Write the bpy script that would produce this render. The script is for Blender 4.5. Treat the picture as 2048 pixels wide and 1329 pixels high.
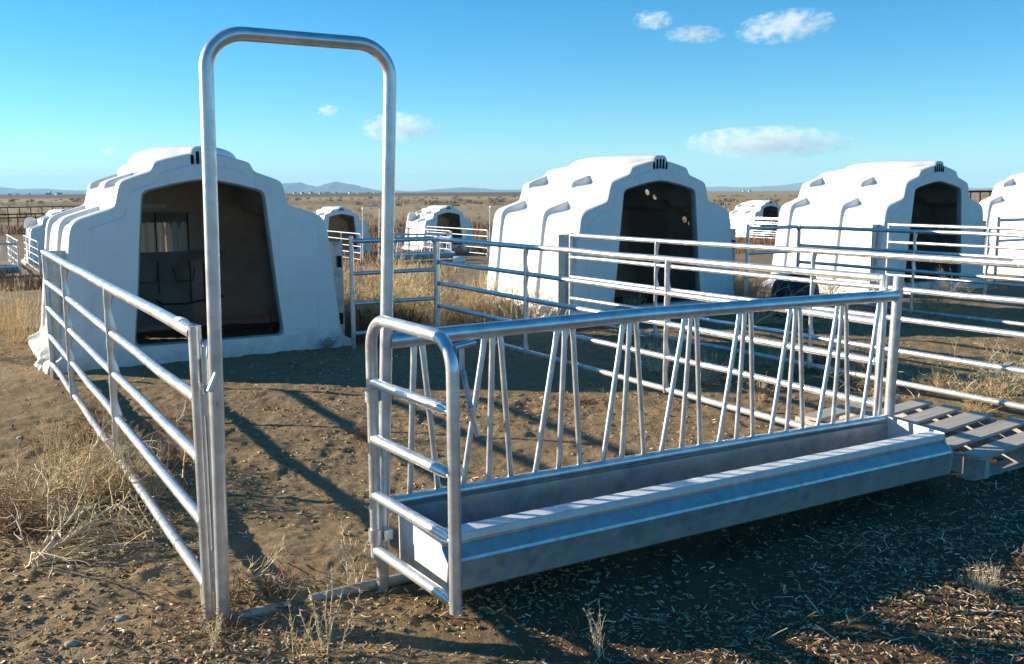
import bpy, math, random
import numpy as np
from mathutils import Vector, Matrix, Quaternion

for o in list(bpy.data.objects):
    bpy.data.objects.remove(o)
SC = bpy.context.scene
COL = SC.collection
PI = math.pi
R = math.radians

# ------------------------------------------------------------------ camera
FPX = 1900.0
PITCH = math.atan((664.5 - 384) / FPX)
ROLL = -0.00455
EYE = Vector((0, 0, 1.5))
cam_d = bpy.data.cameras.new('camera')
cam = bpy.data.objects.new('camera', cam_d)
COL.objects.link(cam)
cam_d.sensor_width = 36
cam_d.lens = FPX / 2048 * 36
cam_d.clip_start = 0.05
cam_d.clip_end = 150000
fwd = Vector((0, math.cos(PITCH), -math.sin(PITCH)))
rt = Vector((1, 0, 0))
up = rt.cross(fwd)
rt2 = math.cos(ROLL) * rt + math.sin(ROLL) * up
up2 = -math.sin(ROLL) * rt + math.cos(ROLL) * up
M = Matrix((rt2, up2, -fwd)).transposed().to_4x4()
M.translation = EYE
cam.matrix_world = M
SC.camera = cam

# ------------------------------------------------------------------ sky, sun, exposure
SUN_EL = R(16.0)
SUN_AZ = math.atan2(-0.974, 0.225)          # measured from +Y, clockwise positive
S = Vector((math.sin(SUN_AZ) * math.cos(SUN_EL), math.cos(SUN_AZ) * math.cos(SUN_EL), math.sin(SUN_EL)))
world = bpy.data.worlds.new('World')
SC.world = world
world.use_nodes = True
wn, wl = world.node_tree.nodes, world.node_tree.links
bg = wn['Background']
sky = wn.new('ShaderNodeTexSky')
sky.sky_type = 'NISHITA'
sky.sun_disc = False
sky.sun_elevation = SUN_EL
sky.sun_rotation = SUN_AZ
sky.altitude = 1500
sky.air_density = 1.0
sky.dust_density = 0.02
sky.ozone_density = 3.0
hs = wn.new('ShaderNodeHueSaturation')       # the camera's vivid rendering of a clear winter sky
hs.inputs['Saturation'].default_value = 1.24
hs.inputs['Hue'].default_value = 0.5
tint = wn.new('ShaderNodeMix'); tint.data_type = 'RGBA'; tint.blend_type = 'MULTIPLY'; tint.inputs[0].default_value = 1
tint.inputs[7].default_value = (0.72, 0.94, 0.98, 1)
wl.new(sky.outputs[0], tint.inputs[6]); wl.new(tint.outputs[2], hs.inputs['Color']); wl.new(hs.outputs[0], bg.inputs[0])
bg.inputs[1].default_value = 0.082
sun_d = bpy.data.lights.new('sun', 'SUN')
sun_d.energy = 5.0
sun_d.angle = R(0.55)
sun_d.color = (1.0, 0.87, 0.67)
sun = bpy.data.objects.new('sun', sun_d)
COL.objects.link(sun)
sun.rotation_euler = S.to_track_quat('Z', 'Y').to_euler()
SC.view_settings.view_transform = 'Standard'
SC.view_settings.look = 'None'
SC.view_settings.exposure = 1.22
SC.view_settings.gamma = 1
SC.view_settings.use_curve_mapping = False
SC.cycles.max_bounces = 8
SC.cycles.diffuse_bounces = 3
SC.cycles.glossy_bounces = 4
SC.cycles.volume_bounces = 3

# ------------------------------------------------------------------ pen grid
ANG = R(31)
E1 = Vector((math.cos(ANG), math.sin(ANG), 0))
E2 = Vector((-math.sin(ANG), math.cos(ANG), 0))
def uv(u, v, z=0.0):
    return E1 * u + E2 * v + Vector((0, 0, z))

# ------------------------------------------------------------------ numpy noise
def _hash(ix, iy, seed):
    h = (ix.astype(np.int64) * 374761393 + iy.astype(np.int64) * 668265263 + seed * 1442695041) & 0xFFFFFFFF
    h = ((h ^ (h >> 13)) * 1274126177) & 0xFFFFFFFF
    h = h ^ (h >> 16)
    return (h & 0xFFFFFF) / float(0xFFFFFF)
def vnoise(x, y, seed=0):
    x0 = np.floor(x); y0 = np.floor(y)
    fx = x - x0; fy = y - y0
    fx = fx * fx * fx * (fx * (fx * 6 - 15) + 10); fy = fy * fy * fy * (fy * (fy * 6 - 15) + 10)
    a = _hash(x0, y0, seed); b = _hash(x0 + 1, y0, seed); c = _hash(x0, y0 + 1, seed); d = _hash(x0 + 1, y0 + 1, seed)
    return (a + (b - a) * fx) * (1 - fy) + (c + (d - c) * fx) * fy - 0.5
def sstep(a, b, t):
    t = np.clip((t - a) / (b - a), 0, 1)
    return t * t * (3 - 2 * t)

def ground_h(x, y):
    x = np.asarray(x, float); y = np.asarray(y, float)
    v = -math.sin(ANG) * x + math.cos(ANG) * y
    r = np.hypot(x, y)
    h = -1.0 * sstep(14, 30, v) * sstep(8, 20, r)
    u = math.cos(ANG) * x + math.sin(ANG) * y
    h = h + 0.105 * np.exp(-((v - 3.10) / 0.13) ** 2) * sstep(1.45, 1.75, u) * sstep(4.45, 4.25, u)      # soil bank added under the trough to block sun passing beneath it
    big = vnoise(x * 0.9, y * 0.9, 1) * 0.030 + vnoise(x * 2.3 + 9, y * 2.3, 2) * 0.020
    fine = vnoise(x * 7, y * 7, 3) * 0.013 + vnoise(x * 15, y * 15, 4) * 0.008 + vnoise(x * 33, y * 33, 5) * 0.007
    cl = vnoise(x * 11 + 4, y * 11, 6)
    clod = np.where(cl > 0.22, (cl - 0.22) * 0.04, 0) * (vnoise(x * 1.3, y * 1.3, 7) > -0.12)
    hoof = -0.006 * sstep(0.16, 0.30, vnoise(x * 8.5, y * 8.5, 41)) * sstep(-.10, .12, vnoise(x * .8, y * .8, 42)) * sstep(16, 9, r)
    h = h + hoof + (big + (fine + clod) * sstep(40, 6, r)) * sstep(6000, 100, r)
    h = h + vnoise(x * 0.02, y * 0.02, 8) * 0.5 * sstep(50, 160, r) * sstep(8000, 900, r)
    h = h + vnoise(x * 0.12, y * 0.12, 9) * 0.22 * sstep(22, 60, r) * sstep(8000, 900, r)
    return h
def gz(x, y):
    return float(ground_h(np.array([x]), np.array([y]))[0])
def pix_ground(px, py, z=0.0):
    d = fwd + rt2 * ((px - 1024) / FPX) - up2 * ((py - 664.5) / FPX)
    return EYE + d * ((z - EYE.z) / d.z)
def pix_at(px, py, dist):
    d = fwd + rt2 * ((px - 1024) / FPX) - up2 * ((py - 664.5) / FPX)
    return EYE + d * (dist / d.y)

# ------------------------------------------------------------------ mesh builder
class MB:
    def __init__(s):
        s.v = []; s.f = []; s.sm = []; s.mi = []
    def add(s, vs, fs, smooth=True, mi=0):
        b = len(s.v)
        s.v += [tuple(p) for p in vs]
        for f in fs:
            s.f.append(tuple(i + b for i in f)); s.sm.append(smooth); s.mi.append(mi)
    def box(s, x0, x1, y0, y1, z0, z1, mat=None, mi=0):
        vs = [Vector((x, y, z)) for z in (z0, z1) for y in (y0, y1) for x in (x0, x1)]
        if mat is not None: vs = [mat @ p for p in vs]
        s.add(vs, [(0, 2, 3, 1), (4, 5, 7, 6), (0, 1, 5, 4), (2, 6, 7, 3), (0, 4, 6, 2), (1, 3, 7, 5)], False, mi)
    def tube(s, pts, r, n=12, cap=True, squash=None, mi=0):
        pts = [Vector(p) for p in pts]
        m = len(pts)
        rr = r if isinstance(r, (list, tuple)) else [r] * m
        tang = []
        for i in range(m):
            a = pts[max(i - 1, 0)]; b = pts[min(i + 1, m - 1)]
            tang.append((b - a).normalized())
        t0 = tang[0]
        ref = Vector((0, 1, 0)) if abs(t0.y) < 0.8 else Vector((1, 0, 0))
        nx = (ref - t0 * ref.dot(t0)).normalized()
        vs = []
        for i in range(m):
            t = tang[i]
            nx = (nx - t * nx.dot(t)).normalized()
            ny = t.cross(nx)
            qa, qb = squash[i] if squash else (1, 1)
            for k in range(n):
                a = 2 * PI * k / n
                vs.append(pts[i] + nx * (math.cos(a) * rr[i] * qa) + ny * (math.sin(a) * rr[i] * qb))
        fs = []
        for i in range(m - 1):
            for k in range(n):
                k2 = (k + 1) % n
                fs.append((i * n + k, i * n + k2, (i + 1) * n + k2, (i + 1) * n + k))
        s.add(vs, fs, True, mi)
        if cap:
            s.add(vs[:n], [tuple(range(n))[::-1]], False, mi)
            s.add(vs[-n:], [tuple(range(n))], False, mi)
    def lathe(s, prof, n=40):
        vs = []
        for r_, z in prof:
            for k in range(n):
                a = 2 * PI * k / n
                vs.append((r_ * math.cos(a), r_ * math.sin(a), z))
        fs = [(i * n + k, i * n + (k + 1) % n, (i + 1) * n + (k + 1) % n, (i + 1) * n + k) for i in range(len(prof) - 1) for k in range(n)]
        s.add(vs, fs)
    def mesh(s, name, mats, sharp=None):
        me = bpy.data.meshes.new(name)
        me.from_pydata(s.v, [], s.f)
        if not isinstance(mats, (list, tuple)): mats = [mats]
        for m in mats: me.materials.append(m)
        me.polygons.foreach_set('use_smooth', s.sm)
        me.polygons.foreach_set('material_index', s.mi)
        if sharp: me.set_sharp_from_angle(angle=R(sharp))
        me.update()
        return me
    def build(s, name, mats, parent=None, sharp=None):
        o = bpy.data.objects.new(name, s.mesh(name, mats, sharp))
        COL.objects.link(o)
        if parent: o.parent = parent
        return o

def np_mesh(name, V, F, mat, col=None, smooth=False):
    """V (n,3), F (m,k) arrays"""
    me = bpy.data.meshes.new(name)
    n = len(V); m, k = F.shape
    me.vertices.add(n); me.vertices.foreach_set('co', np.ascontiguousarray(V, dtype=np.float32).ravel())
    me.loops.add(m * k); me.loops.foreach_set('vertex_index', np.ascontiguousarray(F, dtype=np.int32).ravel())
    me.polygons.add(m)
    me.polygons.foreach_set('loop_start', np.arange(0, m * k, k, dtype=np.int32))
    if smooth: me.polygons.foreach_set('use_smooth', np.ones(m, dtype=bool))
    me.update(calc_edges=True)
    if col is not None:
        at = me.color_attributes.new('Col', 'FLOAT_COLOR', 'POINT')
        at.data.foreach_set('color', np.ascontiguousarray(np.c_[col, np.ones(n)], dtype=np.float32).ravel())
    if mat: me.materials.append(mat)
    return me

def tag(o, label=None, cat=None, group=None, kind=None):
    if label: o['label'] = label
    if cat: o['category'] = cat
    if group: o['group'] = group
    if kind: o['kind'] = kind
    return o
def thing(name, label, cat, loc=(0, 0, 0), rz=0.0, group=None):
    o = bpy.data.objects.new(name, None)
    COL.objects.link(o)
    o.empty_display_size = 0.2
    o.location = loc; o.rotation_euler = (0, 0, rz)
    return tag(o, label, cat, group)
KIDS = {}
def copy_tree(o, parent=None):
    c = o.copy(); COL.objects.link(c)
    if parent: c.parent = parent
    for ch in [x for x in COL.objects if x.parent == o]:
        copy_tree(ch, c)
    return c
def dup(root, loc, rz=None, label=None):
    c = copy_tree(root)
    c.location = loc
    if rz is not None: c.rotation_euler = (0, 0, rz)
    if label: c['label'] = label
    return c

# ------------------------------------------------------------------ materials
def mat(name):
    m = bpy.data.materials.new(name); m.use_nodes = True
    n, l = m.node_tree.nodes, m.node_tree.links
    return m, n, l, n['Principled BSDF']
def node(n, typ, **kw):
    x = n.new(typ)
    for k, v in kw.items():
        if k == 'inp':
            for i, val in v.items(): x.inputs[i].default_value = val
        else: setattr(x, k, v)
    return x
def ramp(n, l, src, stops, interp='LINEAR'):
    r_ = n.new('ShaderNodeValToRGB'); cr = r_.color_ramp; cr.interpolation = interp
    while len(cr.elements) < len(stops): cr.elements.new(0.5)
    for e, (p, c) in zip(cr.elements, stops):
        e.position = p; e.color = (*c, 1) if len(c) == 3 else c
    if src is not None: l.new(src, r_.inputs[0])
    return r_
def noise(n, l, vec, scale, detail=4, rough=0.55, dist=0.0):
    x = node(n, 'ShaderNodeTexNoise', inp={'Scale': scale, 'Detail': detail, 'Roughness': rough, 'Distortion': dist})
    if vec is not None: l.new(vec, x.inputs['Vector'])
    return x
def math_(n, l, op, a, b=None):
    x = node(n, 'ShaderNodeMath', operation=op)
    for i, q in enumerate((a, b)):
        if q is None: continue
        if isinstance(q, (int, float)): x.inputs[i].default_value = q
        else: l.new(q, x.inputs[i])
    return x.outputs[0]
def mixc(n, l, fac, a, b, typ='MIX'):
    x = node(n, 'ShaderNodeMix', data_type='RGBA', blend_type=typ)
    for i, q in ((0, fac), (6, a), (7, b)):
        if isinstance(q, tuple): x.inputs[i].default_value = (*q, 1)
        elif isinstance(q, (int, float)): x.inputs[i].default_value = q
        else: l.new(q, x.inputs[i])
    return x.outputs[2]

def mk_galv(name, c0, c1, rough0, rough1, metal=0.85, spangle=False, dirt=0.35):
    m, n, l, b = mat(name)
    tc = n.new('ShaderNodeTexCoord'); vec = tc.outputs['Object']
    a = noise(n, l, vec, 14, 5, 0.6)
    base = ramp(n, l, a.outputs['Fac'], [(0.3, c0), (0.7, c1)]).outputs[0]
    if spangle:
        vo = node(n, 'ShaderNodeTexVoronoi', inp={'Scale': 45}); l.new(vec, vo.inputs['Vector'])
        base = mixc(n, l, 0.10, base, vo.outputs['Color'], 'OVERLAY')
    d = noise(n, l, vec, 5.5, 6, 0.7)
    dm = ramp(n, l, d.outputs['Fac'], [(0.56, (0, 0, 0)), (0.74, (1, 1, 1))]).outputs[0]
    dm = math_(n, l, 'MULTIPLY', dm, dirt)
    base = mixc(n, l, dm, base, (0.24, 0.21, 0.17))
    sz = n.new('ShaderNodeSeparateXYZ'); l.new(vec, sz.inputs[0])
    sp = noise(n, l, vec, 22, 6, 0.75)
    mud = math_(n, l, 'SUBTRACT', math_(n, l, 'MULTIPLY', sp.outputs['Fac'], 0.55), sz.outputs['Z'])
    mud = math_(n, l, 'MULTIPLY', ramp(n, l, mud, [(0.06, (0, 0, 0)), (0.24, (1, 1, 1))]).outputs[0], 0.75)
    base = mixc(n, l, mud, base, (0.27, 0.21, 0.13))
    dm = math_(n, l, 'MAXIMUM', dm, mud)
    l.new(base, b.inputs['Base Color'])
    l.new(math_(n, l, 'SUBTRACT', metal, dm), b.inputs['Metallic'])
    rr = node(n, 'ShaderNodeMapRange', inp={3: rough0, 4: rough1}); l.new(a.outputs['Fac'], rr.inputs[0])
    l.new(rr.outputs[0], b.inputs['Roughness'])
    bp = node(n, 'ShaderNodeBump', inp={'Strength': 0.10, 'Distance': 0.004})
    f = noise(n, l, vec, 90, 3, 0.6); l.new(f.outputs['Fac'], bp.inputs['Height']); l.new(bp.outputs[0], b.inputs['Normal'])
    return m
GALV = mk_galv('galvanised_tube', (0.50, 0.51, 0.53), (0.76, 0.77, 0.78), 0.22, 0.42, 0.72)
SHEET = mk_galv('galvanised_sheet', (0.40, 0.415, 0.42), (0.54, 0.555, 0.56), 0.24, 0.38, 0.62, True, 0.40)
SUNLIT_SHEET = mk_galv('sunlit_galvanised_sheet', (0.60, 0.62, 0.63), (0.74, 0.75, 0.76), 0.34, 0.5, 0.12, True, 0.2)  # paler copy of the sheet, sunlight put into lip and end plate colour
STEEL = mk_galv('bare_steel', (0.50, 0.51, 0.54), (0.66, 0.67, 0.70), 0.28, 0.45, 0.8)
CHIPPED = mk_galv('chipped_blue_paint', (0.10, 0.22, 0.40), (0.55, 0.62, 0.70), 0.4, 0.6, 0.3, False, 0.6)

def mk_plastic(name, holes=(), transl=0.004):
    m, n, l, b = mat(name)
    tc = n.new('ShaderNodeTexCoord'); vec = tc.outputs['Object']
    a = noise(n, l, vec, 3.0, 5, 0.6)
    base = ramp(n, l, a.outputs['Fac'], [(0.3, (0.73, 0.725, 0.70)), (0.7, (0.80, 0.80, 0.785))]).outputs[0]
    # splashed mud and dust low down, with an uneven edge
    sx = n.new('ShaderNodeSeparateXYZ'); l.new(vec, sx.inputs[0])
    st = noise(n, l, vec, 9, 6, 0.75)
    hh = math_(n, l, 'SUBTRACT', math_(n, l, 'MULTIPLY', st.outputs['Fac'], 0.62), sx.outputs['Z'])
    dm = ramp(n, l, hh, [(0.10, (0, 0, 0)), (0.42, (1, 1, 1))]).outputs[0]
    base = mixc(n, l, math_(n, l, 'MULTIPLY', dm, 0.55), base, (0.34, 0.27, 0.19))
    # faint run-off streaks
    mp = node(n, 'ShaderNodeMapping', inp={3: (9, 9, 0.5)}); l.new(vec, mp.inputs[0])
    sk = noise(n, l, mp.outputs[0], 2.0, 5, 0.65)
    sm = ramp(n, l, sk.outputs['Fac'], [(0.56, (0, 0, 0)), (0.80, (1, 1, 1))]).outputs[0]
    base = mixc(n, l, math_(n, l, 'MULTIPLY', sm, 0.34), base, (0.48, 0.44, 0.36))
    # the inside is stained with dust, its grey darkened to add indoor shade
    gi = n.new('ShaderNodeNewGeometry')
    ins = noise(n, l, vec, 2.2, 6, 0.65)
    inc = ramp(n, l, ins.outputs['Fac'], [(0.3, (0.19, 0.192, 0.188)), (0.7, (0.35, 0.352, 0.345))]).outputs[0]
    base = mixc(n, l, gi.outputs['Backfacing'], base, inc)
    l.new(base, b.inputs['Base Color'])
    b.inputs['Roughness'].default_value = 0.42
    b.inputs['Specular IOR Level'].default_value = 0.4
    bp = node(n, 'ShaderNodeBump', inp={'Strength': 0.12, 'Distance': 0.01})
    f = noise(n, l, vec, 26, 4, 0.6); l.new(f.outputs['Fac'], bp.inputs['Height']); l.new(bp.outputs[0], b.inputs['Normal'])
    tr = node(n, 'ShaderNodeBsdfTranslucent'); tr.inputs[0].default_value = (0.80, 0.66, 0.46, 1)
    mx = n.new('ShaderNodeMixShader'); mx.inputs[0].default_value = transl
    l.new(b.outputs[0], mx.inputs[1]); l.new(tr.outputs[0], mx.inputs[2])
    out = n['Material Output']; last = mx.outputs[0]
    if holes:
        tot = None
        for (hx, hz, hr) in holes:
            dx = math_(n, l, 'SUBTRACT', sx.outputs['Y'], hx); dz = math_(n, l, 'SUBTRACT', sx.outputs['Z'], hz)
            dd = math_(n, l, 'ADD', math_(n, l, 'MULTIPLY', dx, dx), math_(n, l, 'MULTIPLY', dz, dz))
            inside = math_(n, l, 'LESS_THAN', dd, hr * hr)
            tot = inside if tot is None else math_(n, l, 'MAXIMUM', tot, inside)
        tot = math_(n, l, 'MULTIPLY', tot, math_(n, l, 'GREATER_THAN', sx.outputs['X'], 0.3))
        tp = n.new('ShaderNodeBsdfTransparent'); m2 = n.new('ShaderNodeMixShader')
        l.new(tot, m2.inputs[0]); l.new(last, m2.inputs[1]); l.new(tp.outputs[0], m2.inputs[2]); last = m2.outputs[0]
    l.new(last, out.inputs[0])
    return m
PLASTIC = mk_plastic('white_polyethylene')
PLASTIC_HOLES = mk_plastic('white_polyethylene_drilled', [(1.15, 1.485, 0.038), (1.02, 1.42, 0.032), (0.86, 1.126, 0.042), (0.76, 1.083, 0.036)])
PLASTIC_FAR = mk_plastic('sunlit_white_polyethylene', (), 0.018)
WINDOW = mk_plastic('corrugated_translucent_panel', (), 0.012)

def mk_simple(name, c0, c1, scale=8, rough=0.8, bump=0.3, bscale=40, metal=0.0, bdist=0.01, spec=0.3):
    m, n, l, b = mat(name)
    tc = n.new('ShaderNodeTexCoord'); vec = tc.outputs['Object']
    a = noise(n, l, vec, scale, 6, 0.62)
    l.new(ramp(n, l, a.outputs['Fac'], [(0.32, c0), (0.68, c1)]).outputs[0], b.inputs['Base Color'])
    b.inputs['Roughness'].default_value = rough; b.inputs['Metallic'].default_value = metal
    b.inputs['Specular IOR Level'].default_value = spec
    bp = node(n, 'ShaderNodeBump', inp={'Strength': bump, 'Distance': bdist})
    f = noise(n, l, vec, bscale, 5, 0.6); l.new(f.outputs['Fac'], bp.inputs['Height']); l.new(bp.outputs[0], b.inputs['Normal'])
    return m
STAINED = mk_simple('stained_white_plastic', (0.20, 0.20, 0.19), (0.34, 0.335, 0.32), 5, 0.6)
SEAM = mk_simple('grimy_seam', (0.05, 0.05, 0.048), (0.09, 0.088, 0.082), 8, 0.8)
DARK = mk_simple('dark_opening', (0.006, 0.006, 0.007), (0.012, 0.012, 0.012), 6, 0.9)
TUB = mk_simple('dark_navy_plastic', (0.010, 0.014, 0.024), (0.022, 0.028, 0.042), 5, 0.42, 0.1)
RUST = mk_simple('rusty_pipe', (0.045, 0.028, 0.02), (0.10, 0.06, 0.04), 6, 0.8)
RUBBLE = mk_simple('white_crumbled_foam', (0.62, 0.60, 0.56), (0.82, 0.81, 0.78), 9, 0.85, 0.6, 30, 0, 0.02)
TAPE = mk_simple('white_tape', (0.7, 0.7, 0.7), (0.85, 0.85, 0.85), 20, 0.6)
FARWALL = mk_simple('pale_farm_wall', (0.62, 0.61, 0.58), (0.82, 0.81, 0.79), 0.2, 0.8)
FARROOF = mk_simple('grey_farm_roof', (0.22, 0.22, 0.23), (0.36, 0.35, 0.34), 0.2, 0.7)
STONE = mk_simple('grey_stone', (0.20, 0.18, 0.16), (0.38, 0.35, 0.31), 12, 0.9, 0.5, 60)

def mk_wood():
    m, n, l, b = mat('weathered_grey_wood')
    tc = n.new('ShaderNodeTexCoord'); vec = tc.outputs['Object']
    mp = node(n, 'ShaderNodeMapping', inp={3: (1.5, 26, 26)}); l.new(vec, mp.inputs[0])
    a = noise(n, l, mp.outputs[0], 2.0, 6, 0.65, 0.4)
    c = ramp(n, l, a.outputs['Fac'], [(0.28, (0.27, 0.25, 0.225)), (0.5, (0.42, 0.395, 0.36)), (0.75, (0.54, 0.51, 0.47))]).outputs[0]
    b2 = noise(n, l, vec, 3, 3); c = mixc(n, l, math_(n, l, 'MULTIPLY', b2.outputs['Fac'], 0.4), c, (0.30, 0.25, 0.19))
    l.new(c, b.inputs['Base Color']); b.inputs['Roughness'].default_value = 0.8
    bp = node(n, 'ShaderNodeBump', inp={'Strength': 0.4, 'Distance': 0.004}); l.new(a.outputs['Fac'], bp.inputs['Height']); l.new(bp.outputs[0], b.inputs['Normal'])
    return m
WOOD = mk_wood()

def mk_vcol(name, rough=0.8, transl=0.0):
    m, n, l, b = mat(name)
    at = node(n, 'ShaderNodeAttribute', attribute_name='Col')
    l.new(at.outputs['Color'], b.inputs['Base Color']); b.inputs['Roughness'].default_value = rough
    b.inputs['Specular IOR Level'].default_value = 0.25
    return m
DRY = mk_vcol('dry_plant_matter')

def mk_ground():
    m, n, l, b = mat('bare_dirt_and_range')
    geo = n.new('ShaderNodeNewGeometry'); P = geo.outputs['Position']
    sx = n.new('ShaderNodeSeparateXYZ'); l.new(P, sx.inputs[0])
    # ---- near soil
    n1 = noise(n, l, P, 0.8, 6, 0.6); n2 = noise(n, l, P, 5.0, 7, 0.7); n3 = noise(n, l, P, 38, 5, 0.7)
    soil = ramp(n, l, n2.outputs['Fac'], [(0.30, (0.22, 0.145, 0.066)), (0.5, (0.325, 0.228, 0.118)), (0.72, (0.43, 0.31, 0.17))]).outputs[0]
    soil = mixc(n, l, 0.45, soil, ramp(n, l, n1.outputs['Fac'], [(0.3, (0.22, 0.145, 0.068)), (0.7, (0.40, 0.285, 0.15))]).outputs[0])
    soil = mixc(n, l, 0.48, soil, ramp(n, l, n3.outputs['Fac'], [(0.32, (0.055, 0.04, 0.026)), (0.6, (0.24, 0.18, 0.12)), (0.78, (0.36, 0.29, 0.21))]).outputs[0])
    vo = node(n, 'ShaderNodeTexVoronoi', inp={'Scale': 55, 'Randomness': 1}); l.new(P, vo.inputs['Vector'])
    speck = math_(n, l, 'LESS_THAN', vo.outputs['Distance'], 0.16)
    vs = n.new('ShaderNodeSeparateColor'); l.new(vo.outputs['Color'], vs.inputs[0])
    speck = math_(n, l, 'MULTIPLY', speck, math_(n, l, 'GREATER_THAN', vs.outputs[0], 0.72))
    soil = mixc(n, l, math_(n, l, 'MULTIPLY', speck, 0.8), soil, (0.42, 0.34, 0.24))
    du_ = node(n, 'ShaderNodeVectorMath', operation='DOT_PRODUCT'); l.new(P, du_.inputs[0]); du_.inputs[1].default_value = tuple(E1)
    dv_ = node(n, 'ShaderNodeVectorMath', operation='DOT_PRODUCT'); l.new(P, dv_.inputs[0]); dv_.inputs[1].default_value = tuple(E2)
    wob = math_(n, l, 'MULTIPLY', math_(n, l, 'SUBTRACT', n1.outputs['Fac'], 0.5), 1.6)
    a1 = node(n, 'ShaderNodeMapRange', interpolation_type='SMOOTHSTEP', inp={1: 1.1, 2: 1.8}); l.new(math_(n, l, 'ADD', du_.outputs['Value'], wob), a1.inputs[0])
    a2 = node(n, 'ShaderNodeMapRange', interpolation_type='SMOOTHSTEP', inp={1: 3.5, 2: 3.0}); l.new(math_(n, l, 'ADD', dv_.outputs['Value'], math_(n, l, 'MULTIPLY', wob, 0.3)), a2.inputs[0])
    soil = mixc(n, l, math_(n, l, 'MULTIPLY', math_(n, l, 'MULTIPLY', a1.outputs[0], a2.outputs[0]), 0.8), soil, (0.082, 0.046, 0.027))  # soil darkened before the trough, deeper shade put into its colour
    # ---- range land by distance, edges broken up by noise
    ln = n.new('ShaderNodeVectorMath'); ln.operation = 'LENGTH'; l.new(P, ln.inputs[0])
    lg = math_(n, l, 'LOGARITHM', ln.outputs['Value'], 10.0)
    mp = node(n, 'ShaderNodeMapping', inp={3: (0.35, 1.0, 1.0)}); l.new(P, mp.inputs[0])
    w1 = noise(n, l, mp.outputs[0], 0.05, 6, 0.65); w2 = noise(n, l, mp.outputs[0], 0.004, 5, 0.6); w3 = noise(n, l, mp.outputs[0], 0.6, 6, 0.7)
    lg2 = math_(n, l, 'ADD', lg, math_(n, l, 'MULTIPLY', math_(n, l, 'SUBTRACT', w1.outputs['Fac'], 0.5), 0.20))
    lg2 = math_(n, l, 'ADD', lg2, math_(n, l, 'MULTIPLY', math_(n, l, 'SUBTRACT', w3.outputs['Fac'], 0.5), 0.14))
    lg2 = math_(n, l, 'ADD', lg2, math_(n, l, 'MULTIPLY', math_(n, l, 'SUBTRACT', w2.outputs['Fac'], 0.5), 0.22))
    q = math_(n, l, 'DIVIDE', lg2, 4.0)
    def D(d): return math.log10(d) / 4.0
    rng = ramp(n, l, q, [(D(9), (0.20, 0.145, 0.092)), (D(16), (0.24, 0.18, 0.115)), (D(28), (0.25, 0.19, 0.125)), (D(42), (0.26, 0.175, 0.10)),
                         (D(58), (0.20, 0.115, 0.065)), (D(78), (0.30, 0.20, 0.12)), (D(100), (0.44, 0.33, 0.20)), (D(170), (0.44, 0.34, 0.21)),
                         (D(215), (0.25, 0.19, 0.125)), (D(290), (0.30, 0.23, 0.15)), (D(360), (0.52, 0.40, 0.24)), (D(520), (0.46, 0.35, 0.22)),
                         (D(640), (0.145, 0.11, 0.09)), (D(2500), (0.125, 0.10, 0.09))]).outputs[0]
    # the eastern side stays pale grass out to the horizon
    ez = math_(n, l, 'DIVIDE', sx.outputs['X'], math_(n, l, 'MAXIMUM', sx.outputs['Y'], 1.0))
    em = ramp(n, l, math_(n, l, 'ADD', ez, math_(n, l, 'MULTIPLY', w2.outputs['Fac'], 0.05)), [(0.06, (0, 0, 0)), (0.14, (1, 1, 1))]).outputs[0]
    fm = ramp(n, l, q, [(D(90), (0, 0, 0)), (D(170), (1, 1, 1))]).outputs[0]
    east = ramp(n, l, w1.outputs['Fac'], [(0.3, (0.34, 0.255, 0.15)), (0.7, (0.52, 0.40, 0.24))]).outputs[0]
    rng = mixc(n, l, math_(n, l, 'MULTIPLY', em, fm), rng, east)
    rng = mixc(n, l, 0.35, rng, ramp(n, l, w3.outputs['Fac'], [(0.3, (0.10, 0.07, 0.045)), (0.7, (0.40, 0.31, 0.20))]).outputs[0])
    k = ramp(n, l, lg, [(0.0, (0, 0, 0)), (0.98, (0, 0, 0)), (1.0, (1, 1, 1))])
    kk = node(n, 'ShaderNodeMapRange', interpolation_type='SMOOTHSTEP', inp={1: 1.0, 2: 1.35}); l.new(lg2, kk.inputs[0])
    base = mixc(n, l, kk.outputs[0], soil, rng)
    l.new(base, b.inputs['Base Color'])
    b.inputs['Roughness'].default_value = 0.95
    b.inputs['Specular IOR Level'].default_value = 0.12
    bp = node(n, 'ShaderNodeBump', inp={'Strength': 0.6, 'Distance': 0.015})
    hsum = math_(n, l, 'ADD', n3.outputs['Fac'], math_(n, l, 'MULTIPLY', noise(n, l, P, 110, 4, 0.7).outputs['Fac'], 0.5))
    l.new(hsum, bp.inputs['Height'])
    bp2 = node(n, 'ShaderNodeBump', inp={'Strength': 0.8, 'Distance': 0.25})
    l.new(w3.outputs['Fac'], bp2.inputs['Height'])
    mxn = node(n, 'ShaderNodeMix', data_type='VECTOR'); l.new(kk.outputs[0], mxn.inputs[0]); l.new(bp.outputs[0], mxn.inputs[4]); l.new(bp2.outputs[0], mxn.inputs[5])
    l.new(mxn.outputs[1], b.inputs['Normal'])
    return m
GROUND = mk_ground()

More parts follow.
